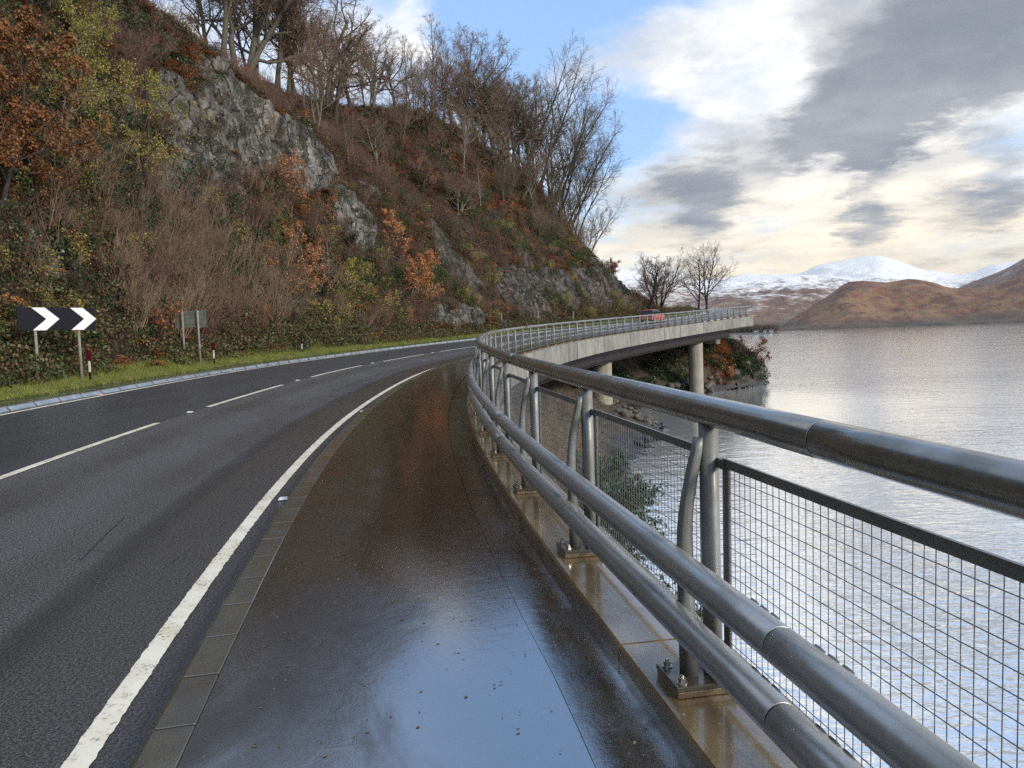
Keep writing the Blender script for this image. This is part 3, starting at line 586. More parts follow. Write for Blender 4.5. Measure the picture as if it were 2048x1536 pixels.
# far hills: ridge line (bearing, height), distance of foot and ridge
def m_far(kind):
    def f(N, b):
        p = N.pos(); x, y, z = N.xyz(p); nz = N.xyz(N.n('ShaderNodeNewGeometry').outputs['Normal'])[2]
        a = N.noise(p, .0022, 8, .62); c = N.noise(p, .011, 7, .65); d = N.noise(N.map(p, scale=(1, 1, .3)), .03, 5, .7)
        brown = N.ramp(c, [(.33, (.07, .04, .026)), (.46, (.19, .075, .04)), (.54, (.24, .14, .06)), (.62, (.12, .045, .03)), (.72, (.17, .07, .04))])
        brown = N.mix(N.mr(d, .55, .7), brown, (.08, .07, .055))
        wood = N.mix(N.mr(d, .4, .6), (.05, .04, .03), (.09, .075, .05)); brown = N.mix(N.mr(N.m('ADD', z, N.m('MULTIPLY', a, 60)), 62, 34), brown, wood)
        if kind == 'brown': col = brown
        else:
            lo_, hi_ = {'mid': (90, 280), 'snow': (120, 330), 'side': (150, 330)}[kind]
            sn = N.mr(N.m('ADD', z, N.m('MULTIPLY', N.m('SUBTRACT', N.m('ADD', N.m('MULTIPLY', c, .6), N.m('MULTIPLY', d, .5)), .55), 900)), lo_, hi_)
            if kind == 'side': sn = N.m('MULTIPLY', sn, .35)
            col = N.mix(sn, N.mix(.35, brown, (.11, .085, .075)), (.86, .84, .80))
        B(N, b, col=col, rough=.9, nrm=N.bump(c, .6, 40))
    return f
for k_ in ('brown', 'mid', 'snow', 'side'): mat('far_' + k_, m_far(k_))
def far_hill(name, ridge, r0, r1, r2, m, seed, amp, n=260, kk=70):
    az = np.linspace(ridge[0][0], ridge[-1][0], n); hz = np.interp(az, [q[0] for q in ridge], [q[1] for q in ridge])
    ker = np.ones(5) / 5; hz = np.convolve(np.pad(hz, 2, mode='edge'), ker, 'valid')
    t = np.concatenate([np.linspace(0, 1, kk), np.linspace(1.05, 2, 14)]); Aq, T = np.meshgrid(np.radians(az), t, indexing='ij')
    rr = np.where(T <= 1, r0 + (r1 - r0) * T, r1 + (r2 - r1) * (T - 1)); Hh = hz[:, None] * np.where(T <= 1, np.clip(T, 0, 1) ** .95, 1 - (T - 1) ** 1.2)
    X, Y = rr * np.sin(Aq), rr * np.cos(Aq); sc = 1 / (r1 * .10)
    nz = fbm(np.stack([X * sc, Y * sc, 0 * X], -1), seed, 6, .55, True) - .62; nz2 = fbm(np.stack([X * sc * 6, Y * sc * 6, 0 * X], -1), seed + 9, 4) - .5
    env = np.clip(T * (1.0 - T) * 4, 0, 1) + np.where(T > 1, .3, 0); Z = Hh + amp * nz * env + amp * .10 * nz2 * np.clip(T * 4, 0, 1)
    Z = np.minimum(Z, np.where(T < 1, hz[:, None] * (rr / r1) ** 1.0 * 1.0, 1e9)) - 2 * (T == 0)
    o = add(name, mesh_np(name, np.stack([X, Y, Z], -1).reshape(-1, 3), grid_quads(*Aq.shape)[:, ::-1], smooth=True), m); tag(o, kind='structure'); return o
far_hill('brown_hill', [(18.6, 0), (19.1, 3), (19.5, 17), (20.9, 47), (22.2, 73), (23.3, 101), (23.9, 104), (24.6, 102), (25.9, 96), (27.2, 101), (28.4, 91), (29.5, 75), (30.7, 74), (31.8, 76), (33.4, 90), (37, 130), (42, 150), (50, 160), (62, 120)], 1500, 1900, 2600, 'far_brown', 101, 42)
far_hill('dusted_hill', [(28.0, 60), (28.9, 114), (29.8, 133), (30.7, 158), (31.8, 183), (32.9, 215), (33.6, 244), (37, 330), (44, 380), (55, 330), (64, 240)], 2400, 3600, 4600, 'far_side', 117, 60)
far_hill('snow_mountain', [(9, 330), (14.8, 466), (16.8, 505), (18.2, 492), (20.3, 479), (21.0, 512), (21.6, 545), (23.5, 584), (24.6, 592), (25.3, 596), (25.8, 575), (26.6, 531), (27.8, 453), (29.8, 387), (30.7, 400), (31.8, 453), (33.1, 466), (38, 560), (46, 480), (60, 400)], 5200, 7500, 9500, 'far_snow', 131, 150, 360, 90)
far_hill('snow_dusted_fell', [(-14, 520), (0, 480), (6.7, 444), (8.9, 401), (10.4, 365), (13.7, 322), (16.8, 322), (20.9, 313), (23.5, 284), (25.4, 278), (28.0, 225), (31, 160), (35, 90)], 2300, 5000, 6200, 'far_mid', 151, 130, 320, 90)
# ---------------------------------------------------------------- plants
def leafmat(name, cols, rough=.6, var=.24):
    def f(N, b):
        r = N.island(); oi = N.n('ShaderNodeObjectInfo').outputs['Random']; k = len(cols)
        col = N.ramp(N.m('FRACT', N.m('ADD', r, N.m('MULTIPLY', oi, .37))), [((i + .5) / k, c) for i, c in enumerate(cols)])
        sh = N.m('ADD', 1 - var, N.m('MULTIPLY', N.m('FRACT', N.m('MULTIPLY', r, 13.7)), 2 * var)); col = N.mix(1., col, N.v('SCALE', (1, 1, 1), sh), 'MULTIPLY')
        col = N.mix(1., col, N.v('SCALE', (1, 1, 1), N.m('ADD', .75, N.m('MULTIPLY', oi, .5))), 'MULTIPLY')
        B(N, b, col=col, rough=rough, spec=.3)
        tr = N.n('ShaderNodeBsdfTranslucent'); N.put(tr.inputs[0], col); mx = N.n('ShaderNodeMixShader'); mx.inputs[0].default_value = .22
        out = [n for n in N.N if n.type == 'OUTPUT_MATERIAL'][0]; N.L.new(b.outputs[0], mx.inputs[1]); N.L.new(tr.outputs[0], mx.inputs[2]); N.L.new(mx.outputs[0], out.inputs[0])
    return mat(name, f)
leafmat('leaf_oak', [(.29, .125, .048), (.36, .165, .062), (.24, .10, .042), (.39, .20, .08)])
leafmat('leaf_beech', [(0.469, 0.207, 0.083), (0.58, 0.29, 0.138), (0.373, 0.138, 0.055), (0.524, 0.235, 0.103)])
leafmat('leaf_yellow', [(0.311, 0.292, 0.059), (0.427, 0.37, 0.078), (0.194, 0.214, 0.049), (0.505, 0.389, 0.088)])
leafmat('leaf_green', [(0.051, 0.085, 0.025), (0.075, 0.118, 0.034), (0.034, 0.06, 0.021), (0.101, 0.127, 0.038)])
leafmat('leaf_ivy', [(0.032, 0.055, 0.019), (0.056, 0.082, 0.029), (0.082, 0.097, 0.049), (0.023, 0.036, 0.014)], .35)
leafmat('leaf_laurel', [(.05, .085, .05), (.08, .12, .08), (.035, .06, .035), (.11, .14, .09)], .3)
leafmat('leaf_bramble', [(0.079, 0.102, 0.036), (0.134, 0.09, 0.044), (0.203, 0.113, 0.054), (0.067, 0.059, 0.031), (0.113, 0.146, 0.049)], .45)
leafmat('leaf_bracken', [(0.374, 0.14, 0.049), (0.281, 0.093, 0.033), (0.486, 0.206, 0.066), (0.206, 0.075, 0.031)])
leafmat('leaf_heather', [(0.108, 0.058, 0.043), (0.065, 0.065, 0.025), (0.154, 0.065, 0.048), (0.083, 0.091, 0.03)])
leafmat('leaf_gorse', [(0.044, 0.076, 0.02), (0.068, 0.101, 0.027), (0.03, 0.051, 0.018), (0.092, 0.119, 0.034)])
leafmat('leaf_red', [(.22, .075, .05), (.28, .11, .07), (.17, .055, .04)])
leafmat('leaf_straw', [(.30, .22, .12), (.22, .15, .075), (.36, .28, .17), (.18, .12, .05)])
leafmat('grass', [(.23, .27, .05), (.17, .23, .04), (.30, .31, .08), (.33, .28, .11)], .5, .25)
def barkmat(name, a, c, spec=None):
    def f(N, b):
        p = N.pos(); n1 = N.noise(N.map(p, scale=(1, 1, .3)), 9, 5, .65); col = N.mix(N.mr(n1, .35, .66), a, c)
        if spec: col = N.mix(N.mr(N.noise(p, 1.6, 4, .6), .42, .58), col, spec)
        col = N.mix(1., col, N.v('SCALE', (1, 1, 1), N.m('ADD', .75, N.m('MULTIPLY', N.n('ShaderNodeObjectInfo').outputs['Random'], .5))), 'MULTIPLY'); B(N, b, col=col, rough=.85)
    return mat(name, f)
barkmat('bark_grey', (.075, .058, .045), (.16, .13, .105), (.10, .10, .055)); barkmat('twig_brown', (.17, .105, .07), (.26, .175, .125)); barkmat('twig_purple', (.15, .075, .057), (.23, .125, .09))
barkmat('bark_birch', (.20, .18, .16), (.36, .34, .31)); barkmat('bark_dark', (.022, .018, .015), (.05, .042, .034)); barkmat('twig_tan', (.20, .135, .085), (.30, .21, .135)); barkmat('twig_warm', (.14, .10, .06), (.20, .15, .09))
def nrmz(a): return a / (np.linalg.norm(a, axis=-1, keepdims=True) + 1e-9)
def skeleton(g, start, d, L, r, lv):
    out = []
    for i, l in enumerate(lv):
        nb = len(start); seg = l['seg']; pts = [start]; dd = d
        for k in range(seg):
            dd = nrmz(dd + g.normal(0, l['wig'], (nb, 3)) + np.array([0, 0, l['trop']])); pts.append(pts[-1] + dd * (L / seg)[:, None])
        pts = np.stack(pts, 1); rad = r[:, None] * np.linspace(1, l['tap'], seg + 1)[None]; out.append((pts, rad))
        if i == len(lv) - 1: break
        n = l['n']; lo_ = l['lo']; t = lo_ + (1 - lo_) * (np.arange(n)[None] + g.random((nb, n))) / n; x = np.clip(t * seg, 0, seg - 1e-3); i0 = x.astype(int); f = (x - i0)[..., None]; bi = np.arange(nb)[:, None]
        pos = pts[bi, i0] * (1 - f) + pts[bi, i0 + 1] * f; tan = nrmz(pts[bi, i0 + 1] - pts[bi, i0]); rr = rad[bi, i0] * (1 - f[..., 0]) + rad[bi, i0 + 1] * f[..., 0]
        az = 2.4 * np.arange(n)[None] + g.random((nb, 1)) * 6.3 + g.normal(0, .4, (nb, n)); ref = np.where(abs(tan[..., 2:3]) > .9, np.array([1., 0, 0]), np.array([0, 0, 1.])); a = nrmz(np.cross(tan, ref)); b_ = np.cross(tan, a)
        an = np.radians(l['ang']) * g.uniform(.65, 1.3, (nb, n)); cd = tan * np.cos(an)[..., None] + (a * np.cos(az)[..., None] + b_ * np.sin(az)[..., None]) * np.sin(an)[..., None]
        Lc = L[:, None] * l['lr'] * (1 - l.get('fall', .5) * (t - lo_) / (1 - lo_)) * g.uniform(.65, 1.25, (nb, n))
        start = pos.reshape(-1, 3); d = cd.reshape(-1, 3); L = Lc.ravel(); r = np.maximum(rr * l['rr'], l.get('rmin', .006)).ravel()
    return out
def tubes(levels, sides):
    Vs, Qs, n0 = [], [], 0
    for (pts, rad), sd in zip(levels, sides):
        nb, k, _ = pts.shape; t = nrmz(np.gradient(pts, axis=1)); ref = np.where(abs(t[..., 2:3]) > .95, np.array([1., 0, 0]), np.array([0, 0, 1.])); a = nrmz(np.cross(t, ref)); b_ = np.cross(t, a); th = np.linspace(0, 2 * np.pi, sd, endpoint=False)
        V = pts[:, :, None] + rad[:, :, None, None] * (a[:, :, None] * np.cos(th)[:, None] + b_[:, :, None] * np.sin(th)[:, None]); I = np.arange(nb * k * sd).reshape(nb, k, sd); J = np.roll(I, -1, 2)
        Q = np.stack([I[:, :-1], J[:, :-1], J[:, 1:], I[:, 1:]], -1).reshape(-1, 4); Vs.append(V.reshape(-1, 3)); Qs.append(Q + n0); n0 += len(Vs[-1])
    return np.concatenate(Vs), np.concatenate(Qs)
def leaves(g, C, size, asp=.55, droop=0., bend=.25):
    """one folded four-point leaf at every point of C"""
    n = len(C); a = nrmz(g.normal(0, 1, (n, 3)) - np.array([0, 0, droop])); b_ = nrmz(np.cross(a, g.normal(0, 1, (n, 3)))); c = np.cross(a, b_); sz = size * g.uniform(.6, 1.3, (n, 1))
    V = np.stack([C, C + a * sz * .5 + b_ * sz * asp * .5 + c * sz * bend * .4, C + a * sz, C + a * sz * .5 - b_ * sz * asp * .5 + c * sz * bend * .4], 1); return V.reshape(-1, 3), np.arange(4 * n).reshape(-1, 4)
def along(g, lev, n, jit):
    pts, _ = lev; nb, k, _ = pts.shape; i = g.integers(0, nb, n); x = g.random(n) ** .7 * (k - 1.001); j = x.astype(int); f = (x - j)[:, None]; return pts[i, j] * (1 - f) + pts[i, j + 1] * f + g.normal(0, jit, (n, 3))
LV = dict(
 wood=[dict(seg=8, wig=.05, trop=.03, tap=.25, n=15, lo=.28, ang=42, lr=.47, rr=.55), dict(seg=6, wig=.13, trop=.06, tap=.3, n=9, lo=.2, ang=40, lr=.50, rr=.6), dict(seg=4, wig=.16, trop=.04, tap=.4, n=7, lo=.15, ang=42, lr=.52, rr=.65, rmin=.009), dict(seg=3, wig=.2, trop=.03, tap=.6, n=4, lo=.2, ang=40, lr=.6, rr=.7, rmin=.007), dict(seg=2, wig=.2, trop=.02, tap=.6)],
 broad=[dict(seg=6, wig=.08, trop=.02, tap=.45, n=9, lo=.22, ang=55, lr=.78, rr=.6), dict(seg=7, wig=.17, trop=.07, tap=.25, n=9, lo=.25, ang=45, lr=.42, rr=.6), dict(seg=4, wig=.2, trop=.05, tap=.4, n=7, lo=.15, ang=45, lr=.5, rr=.65, rmin=.009), dict(seg=3, wig=.22, trop=.05, tap=.6, n=4, lo=.2, ang=42, lr=.6, rr=.7, rmin=.0075), dict(seg=2, wig=.2, trop=.02, tap=.6)],
 birch=[dict(seg=9, wig=.04, trop=.05, tap=.15, n=22, lo=.22, ang=42, lr=.30, rr=.4, fall=.6), dict(seg=5, wig=.1, trop=.08, tap=.3, n=7, lo=.2, ang=38, lr=.5, rr=.6, rmin=.0075), dict(seg=4, wig=.14, trop=-.05, tap=.5, n=6, lo=.2, ang=35, lr=.55, rr=.7, rmin=.008), dict(seg=3, wig=.15, trop=-.10, tap=.6)],
 fan=[dict(seg=7, wig=.07, trop=.02, tap=.25, n=12, lo=.25, ang=32, lr=.45, rr=.55), dict(seg=5, wig=.13, trop=.03, tap=.3, n=9, lo=.2, ang=36, lr=.5, rr=.6, rmin=.009), dict(seg=4, wig=.17, trop=.01, tap=.45, n=7, lo=.15, ang=40, lr=.55, rr=.65, rmin=.0075), dict(seg=3, wig=.2, trop=0, tap=.6)],
 sap=[dict(seg=6, wig=.08, trop=.04, tap=.25, n=13, lo=.15, ang=55, lr=.45, rr=.5, fall=.65), dict(seg=5, wig=.14, trop=.03, tap=.3, n=8, lo=.2, ang=45, lr=.45, rr=.6, rmin=.006), dict(seg=3, wig=.2, trop=.02, tap=.5, n=4, lo=.2, ang=45, lr=.55, rr=.7, rmin=.004), dict(seg=2, wig=.2, trop=0, tap=.6)],
 shrub=[dict(seg=5, wig=.12, trop=.04, tap=.3, n=6, lo=.3, ang=32, lr=.45, rr=.6, rmin=.004), dict(seg=4, wig=.17, trop=.04, tap=.4, n=5, lo=.25, ang=36, lr=.5, rr=.7, rmin=.0035), dict(seg=3, wig=.2, trop=.02, tap=.6)])
def stems(g, n, spread, lean, H, r, tilt=(0, 0)):
    a = g.random(n) * 6.283; s0 = np.stack([np.cos(a) * spread * g.random(n), np.sin(a) * spread * g.random(n), np.full(n, -.25)], 1)
    d = nrmz(np.stack([np.cos(a) * lean + tilt[0], np.sin(a) * lean + tilt[1], np.ones(n)], 1) + g.normal(0, .04, (n, 3))); return s0, d, H * g.uniform(.8, 1.05, n), np.full(n, r)
def tree_meshes(seed, kind, H, n=1, spread=0., lean=0., tilt=(0, 0), r=None, sides=(9, 6, 4, 3, 3), leaf=None, nleaf=0, lsize=.1, split=2, jit=.05):
    g = np.random.default_rng(seed); sc = 1.0
    k = {'wood': .80, 'broad': .52, 'birch': .9, 'fan': .72, 'sap': .85, 'shrub': .62}[kind]
    lv = skeleton(g, *stems(g, n, spread, lean, H * k, r or H * .016, tilt), LV[kind])
    lv = [(p, rd * np.where(np.arange(p.shape[1]) == 0, 1.35, 1) if i == 0 else rd) for i, (p, rd) in enumerate(lv)]
    V, Q = tubes(lv[:split], sides); trunk = mesh_np('trunk', V, Q, smooth=True); V, Q = tubes(lv[split:], sides[split:]); crown = mesh_np('crown', V, Q, smooth=True)
    fol = None
    if nleaf: Vl, Ql = leaves(g, along(g, lv[-1], nleaf, jit), lsize, droop=.4); fol = mesh_np('foliage', Vl, Ql)
    return trunk, crown, fol
def plant(name, meshes, mats_, P, rz=0., sc=1., label='', cat='tree', group=None):
    o = empty(name, tuple(P)); o.rotation_euler = (0, 0, rz); o.scale = (sc,) * 3; tag(o, label, cat, group)
    for nm, me, m in zip(('trunk', 'crown', 'foliage'), meshes, mats_):
        if me is None: continue
        c = bpy.data.objects.new(nm, me); COL.objects.link(c); c.parent = o
        if not me.materials: me.materials.append(MATS[m])
    return o
def hill_at(s, u): return P3(s, u, float(hill_z(np.array([s]), np.array([u]))[0]))
ORD = ['first', 'second', 'third', 'fourth', 'fifth', 'sixth', 'seventh', 'eighth', 'ninth', 'tenth', 'eleventh', 'twelfth', 'thirteenth', 'fourteenth', 'fifteenth', 'sixteenth', 'seventeenth', 'eighteenth', 'nineteenth', 'twentieth', 'twenty-first', 'twenty-second', 'twenty-third', 'twenty-fourth', 'twenty-fifth', 'twenty-sixth', 'twenty-seventh', 'twenty-eighth']
PW = [(tree_meshes(201, 'wood', 12, r=.15), ('bark_grey', 'twig_brown')), (tree_meshes(202, 'wood', 12, 2, .5, .16, r=.12), ('bark_grey', 'twig_brown')), (tree_meshes(203, 'wood', 12, r=.13, tilt=(.12, 0)), ('bark_grey', 'twig_purple')),
      (tree_meshes(204, 'birch', 12, r=.11), ('bark_grey', 'twig_purple')), (tree_meshes(205, 'broad', 12, r=.2), ('bark_dark', 'twig_brown')), (tree_meshes(206, 'fan', 12, 5, .7, .42, r=.10), ('bark_grey', 'twig_brown')), (tree_meshes(207, 'fan', 12, 4, .6, .30, r=.11, tilt=(.2, 0)), ('bark_grey', 'twig_warm')), (tree_meshes(208, 'birch', 12, r=.09), ('bark_birch', 'twig_purple')), (tree_meshes(209, 'broad', 12, 3, .6, .28, r=.17), ('bark_grey', 'twig_brown')), (tree_meshes(210, 'broad', 12, 2, .5, .2, r=.17), ('bark_grey', 'twig_warm'))]
# skyline trees from left to right: chainage, offset, height, prototype
RIDGE = [(56.6, 32.5, 13.5, 0), (58.4, 32.6, 13, 8), (59.6, 32.5, 12, 2), (61.6, 32.2, 12, 0), (62.6, 32.0, 11.5, 3), (63.4, 32.0, 11, 9), (61.0, 26.8, 9.5, 3), (66.6, 32.0, 12.0, 8), (65.8, 29.8, 9.5, 4), (69.8, 31.6, 10.5, 4), (72.6, 31.4, 10, 9), (76.2, 31.5, 9.6, 4), (79.0, 31.2, 8.0, 5), (81.8, 31.2, 12, 3), (84, 31.8, 8.5, 1), (86.4, 32.2, 10, 4), (91.2, 31.7, 13.5, 8), (93.0, 31.1, 15.5, 9), (95.0, 30.4, 15.5, 8), (97.0, 30.0, 14.5, 6), (99.2, 29.3, 15, 6), (101.4, 28.6, 15, 5), (102.8, 27.9, 15, 6), (103.6, 26.9, 14, 5), (104.2, 25.7, 11, 6), (105.6, 24.2, 8, 5)]
for i, (s, u, H, k) in enumerate(RIDGE):
    me, mt = PW[k]; h = float(np.interp(s, S, CH)); tilt = k in (2, 6)
    plant('bare_tree', me, mt, hill_at(s, u), (rng.normal(0, .3) if tilt else rng.uniform(0, 6.28)), H * (1.38 if s < 68 else 1.0 if s < 80 else 1.14) / 9.8, 'leafless tree on the wooded skyline above the cliff, %s from the left' % ORD[i], 'tree', 'bare trees along the ridge')
for i, (s, u, H, k) in enumerate([(60, 38, 14, 0), (64, 37.5, 13, 1), (68, 38, 12, 0), (73, 37, 10.5, 2), (78, 37, 10.5, 1), (83.5, 37, 13, 3), (88, 37, 11.5, 0), (92, 36, 16, 2), (96, 35, 17, 0), (99, 33, 15, 1)]):
    me, mt = PW[k]; plant('bare_tree', me, mt, hill_at(s, u), rng.uniform(0, 6.28), H * (1.3 if s < 69 else 1.1) / 10.5, 'leafless tree in the back row of the ridge wood, %s from the left' % ORD[i], 'tree', 'bare trees in the back row of the ridge')
SLOPE = [(70.0, 23.1, 7.6, 4, 'crooked dark leafless oak standing on the rusty slope below the ridge'), (80.2, 25.6, 8.0, 7, 'pale-stemmed birch on the rusty slope below the tallest skyline trees'), (55.8, 19.6, 6.6, 3, 'thin leafless tree growing at the edge of the main cliff top'), (67.8, 26.0, 7.0, 3, 'slender leafless tree on the bracken slope left of the crooked oak'), (84.8, 23.6, 7.0, 6, 'leaning leafless tree low on the slope under the right-hand skyline wood'), (77.6, 21.7, 6.0, 7, 'small white-stemmed birch above the dark green gorse'), (86.8, 20.3, 6.0, 5, 'many-stemmed bare tree above the dark rock by the bend'), (75.8, 25.5, 8.0, 4, 'spreading bare tree on the slope right of the crooked oak'), (90.6, 25.7, 9.5, 5, 'many-stemmed bare tree just below the tallest skyline trees'), (72.0, 27.4, 8.5, 1, 'bare tree on the upper slope behind the crooked oak'), (62.4, 29.9, 9.8, 2, 'leaning bare tree in the wood behind the main cliff top'), (95.5, 23.5, 7, 6, 'bare tree leaning out low on the nose of the hill'), (64.5, 22.5, 5.5, 3, 'thin bare sapling on the slope right of the main cliff'), (99.5, 22, 6, 5, 'bushy bare tree near the outer end of the hillside')]
SLOPE += [(83, 27.5, 12, 9, 'broad bare tree rooted below the crest, behind the pale-stemmed birch'), (88.5, 27, 13, 8, 'tallest bare tree rooted on the slope below the right-hand crest'), (94, 26, 12, 9, 'broad bare tree on the steep slope near the hill end'), (98.5, 25, 11, 6, 'bare tree fanning outwards from the slope near the hill end'), (78, 28.5, 11, 4, 'bare oak standing just below the middle of the crest'), (66, 25, 9, 9, 'bare tree in the hollow right of the main cliff top'), (73.5, 21.5, 7.5, 8, 'low spreading bare tree above the tall narrow rock slab'), (91.5, 20, 7.5, 9, 'low bare tree above the dark rocks at the road bend'), (60, 22.8, 8, 3, 'slim bare tree rising from the ledge right of the main cliff'), (57.5, 24, 9, 1, 'bare twin-stemmed tree on the main cliff top')]
for s, u, H, k, lab in SLOPE: me, mt = PW[k]; plant('bare_tree', me, mt, hill_at(s, u), rng.uniform(0, 6.28), H / 12, lab, 'tree')
# trees standing clear beyond the viaduct
for s, u, H, seed, k, n, lean, lab in ((124, 11.6, 16.5, 301, 'broad', 1, 0, 'round-crowned bare tree beyond the far end of the handrail, left of a pair'), (128, 10.6, 17.5, 302, 'broad', 2, .2, 'round-crowned bare tree beyond the far end of the handrail, right of a pair'), (101.0, 13.7, 11.5, 303, 'broad', 2, .3, 'low spreading bare tree leaning over the road at the foot of the rock'), (106, 13.8, 10, 305, 'fan', 4, .5, 'bare tree with drooping limbs beside the rock nose, beyond the handrail')):
    plant('bare_tree', tree_meshes(seed, k, H, n, .3, lean, r=.16), ('bark_dark', 'twig_brown'), hill_at(s, u), seed * 1.3, 1, lab, 'tree')
# trees and saplings that keep their leaves
LEAFY = [('oak_tree', 24.6, 15.3, 9.4, 'sap', 2, .25, 'leaf_oak', 26000, .11, 'bark_dark', 'orange-brown leaved oak filling the top left corner'), ('oak_tree', 26.4, 15.4, 4.4, 'sap', 2, .3, 'leaf_oak', 8000, .10, 'bark_dark', 'small orange-brown oak below the big oak at the left edge'), ('young_tree', 32.4, 15.7, 8.6, 'sap', 2, .14, 'leaf_yellow', 7500, .09, 'bark_dark', 'thin young tree with sparse yellow-green leaves in front of the cliff'), ('young_tree', 31.5, 17.2, 7.4, 'sap', 1, 0, 'leaf_yellow', 8000, .09, 'bark_grey', 'yellow-green leaved tree high on the left of the cliff'), ('young_tree', 28.6, 16.1, 6.5, 'sap', 2, .2, 'leaf_yellow', 6000, .08, 'bark_grey', 'yellow-green leaved tree beside the big orange oak'), ('young_tree', 29.5, 17.6, 7.5, 'sap', 2, .15, 'leaf_green', 9000, .09, 'bark_dark', 'dark green leaved tree above the chevron sign, near the top edge'),
 ('beech_sapling', 55.4, 14.7, 5.6, 'sap', 2, .3, 'leaf_beech', 4200, .13, 'bark_grey', 'coppery beech sapling by the grass verge, largest of the beeches'), ('beech_sapling', 57.6, 16.6, 5.0, 'sap', 1, 0, 'leaf_beech', 2000, .13, 'bark_grey', 'coppery beech sapling just above the largest beech'), ('beech_sapling', 42.4, 14.4, 4.6, 'sap', 2, .3, 'leaf_beech', 2100, .11, 'bark_grey', 'pinkish copper beech sapling above the verge right of the sign backs'), ('beech_sapling', 46.4, 18.0, 3.6, 'sap', 2, .3, 'leaf_beech', 1500, .11, 'bark_grey', 'small coppery sapling at the foot of the main cliff'), ('beech_sapling', 50.0, 17.2, 5.0, 'sap', 2, .25, 'leaf_bracken', 1700, .11, 'bark_grey', 'rusty sapling below the grey rock slab'), ('beech_sapling', 44.5, 15.4, 5.0, 'sap', 1, 0, 'leaf_beech', 900, .11, 'bark_grey', 'sparse coppery sapling behind the pinkish beech'), ('young_tree', 48.4, 15.0, 3.4, 'sap', 1, 0, 'leaf_yellow', 900, .1, 'bark_birch', 'small yellow-leaved birch sapling between the coppery beeches'), ('young_tree', 47.0, 15.2, 6.0, 'birch', 1, 0, 'leaf_bracken', 500, .1, 'bark_birch', 'thin white-stemmed birch with a few brown leaves left of the beeches'), ('red_shrub', 106.5, 21.5, 4.0, 'sap', 3, .4, 'leaf_red', 2600, .16, 'bark_grey', 'red-leaved shrub on the outer nose of the hill against the sky'), ('holly_bush', 34.8, 14.1, 1.6, 'sap', 3, .4, 'leaf_ivy', 2200, .07, 'bark_dark', 'dark evergreen bush behind the back of the small sign')]
for i, (nm, s, u, H, k, n, lean, lm, nl, ls, bm, lab) in enumerate(LEAFY):
    plant(nm, tree_meshes(400 + i, k, H, n, .2, lean, r=H * .010, leaf=True, nleaf=nl, lsize=ls, jit=.06), (bm, 'twig_brown', lm), hill_at(s, u) , i * 1.1, 1, lab, 'bush' if 'bush' in nm or 'shrub' in nm else 'tree')
# ---- ground cover too dense to count, scattered with geometry nodes
def gn_scatter(name, pts, rot, scl, proto, kind='stuff'):
    me = bpy.data.meshes.new(name); me.vertices.add(len(pts)); me.vertices.foreach_set('co', np.asarray(pts, np.float32).ravel())
    for nm, d, ty, k in (('rot', rot, 'FLOAT_VECTOR', 'vector'), ('scl', scl, 'FLOAT', 'value')):
        a = me.attributes.new(nm, ty, 'POINT'); a.data.foreach_set(k, np.asarray(d, np.float32).ravel())
    o = bpy.data.objects.new(name, me); COL.objects.link(o); tag(o, kind=kind)
    ng = bpy.data.node_groups.new(name, 'GeometryNodeTree'); ng.interface.new_socket('Geometry', in_out='INPUT', socket_type='NodeSocketGeometry'); ng.interface.new_socket('Geometry', in_out='OUTPUT', socket_type='NodeSocketGeometry')
    nn = ng.nodes; gi = nn.new('NodeGroupInput'); go = nn.new('NodeGroupOutput'); ip = nn.new('GeometryNodeInstanceOnPoints'); oi = nn.new('GeometryNodeObjectInfo'); oi.inputs['Object'].default_value = proto; oi.inputs['As Instance'].default_value = True
    def at(nm, ty): q = nn.new('GeometryNodeInputNamedAttribute'); q.data_type = ty; q.inputs['Name'].default_value = nm; return q.outputs['Attribute']
    e = nn.new('FunctionNodeEulerToRotation'); ng.links.new(at('rot', 'FLOAT_VECTOR'), e.inputs[0]); L = ng.links.new
    L(gi.outputs[0], ip.inputs['Points']); L(oi.outputs['Geometry'], ip.inputs['Instance']); L(e.outputs[0], ip.inputs['Rotation']); L(at('scl', 'FLOAT'), ip.inputs['Scale']); L(ip.outputs[0], go.inputs[0])
    md = o.modifiers.new('scatter', 'NODES'); md.node_group = ng; return o
def proto_obj(name, me, m):
    if not me.materials: me.materials.append(MATS[m])
    return bpy.data.objects.new(name, me)           # never linked: only a source for the scatter
def clump(seed, n, rad, hgt, size, asp, droop=0.):
    g = np.random.default_rng(seed); a = g.random(n) * 6.283; q = np.sqrt(g.random(n)) * rad; z = g.random(n) * hgt * (1 - .6 * (q / rad) ** 2)
    C = np.stack([np.cos(a) * q, np.sin(a) * q, z - .05], 1); return mesh_np('clump', *leaves(g, C, size, asp, droop))
def fronds(seed, n, L, w):
    g = np.random.default_rng(seed); V, Q = [], []
    for i in range(n):
        a = g.random() * 6.283; d = np.array([math.cos(a), math.sin(a), 0]); sd = np.array([-d[1], d[0], 0]); l = L * g.uniform(.6, 1.1); p = np.array([*(g.normal(0, .12, 2)), 0.]); m = 7; up = g.uniform(.5, 1.1)
        for k in range(m):
            t = (k + .5) / m; c = p + d * l * t * .8 + np.array([0, 0, l * (up * t - (up + .25) * t * t)]); ww = w * (1 - .75 * t) * g.uniform(.8, 1.2)
            for sgn in (-1, 1):
                e = c + sgn * sd * ww + d * ww * .5 - np.array([0, 0, ww * .35]); n0 = len(V); h = d * l * .045
                V += [c - h, e - h * .3, e + h * .5, c + h]; Q.append((n0, n0 + 1, n0 + 2, n0 + 3))
    return mesh_np('fronds', V, Q)
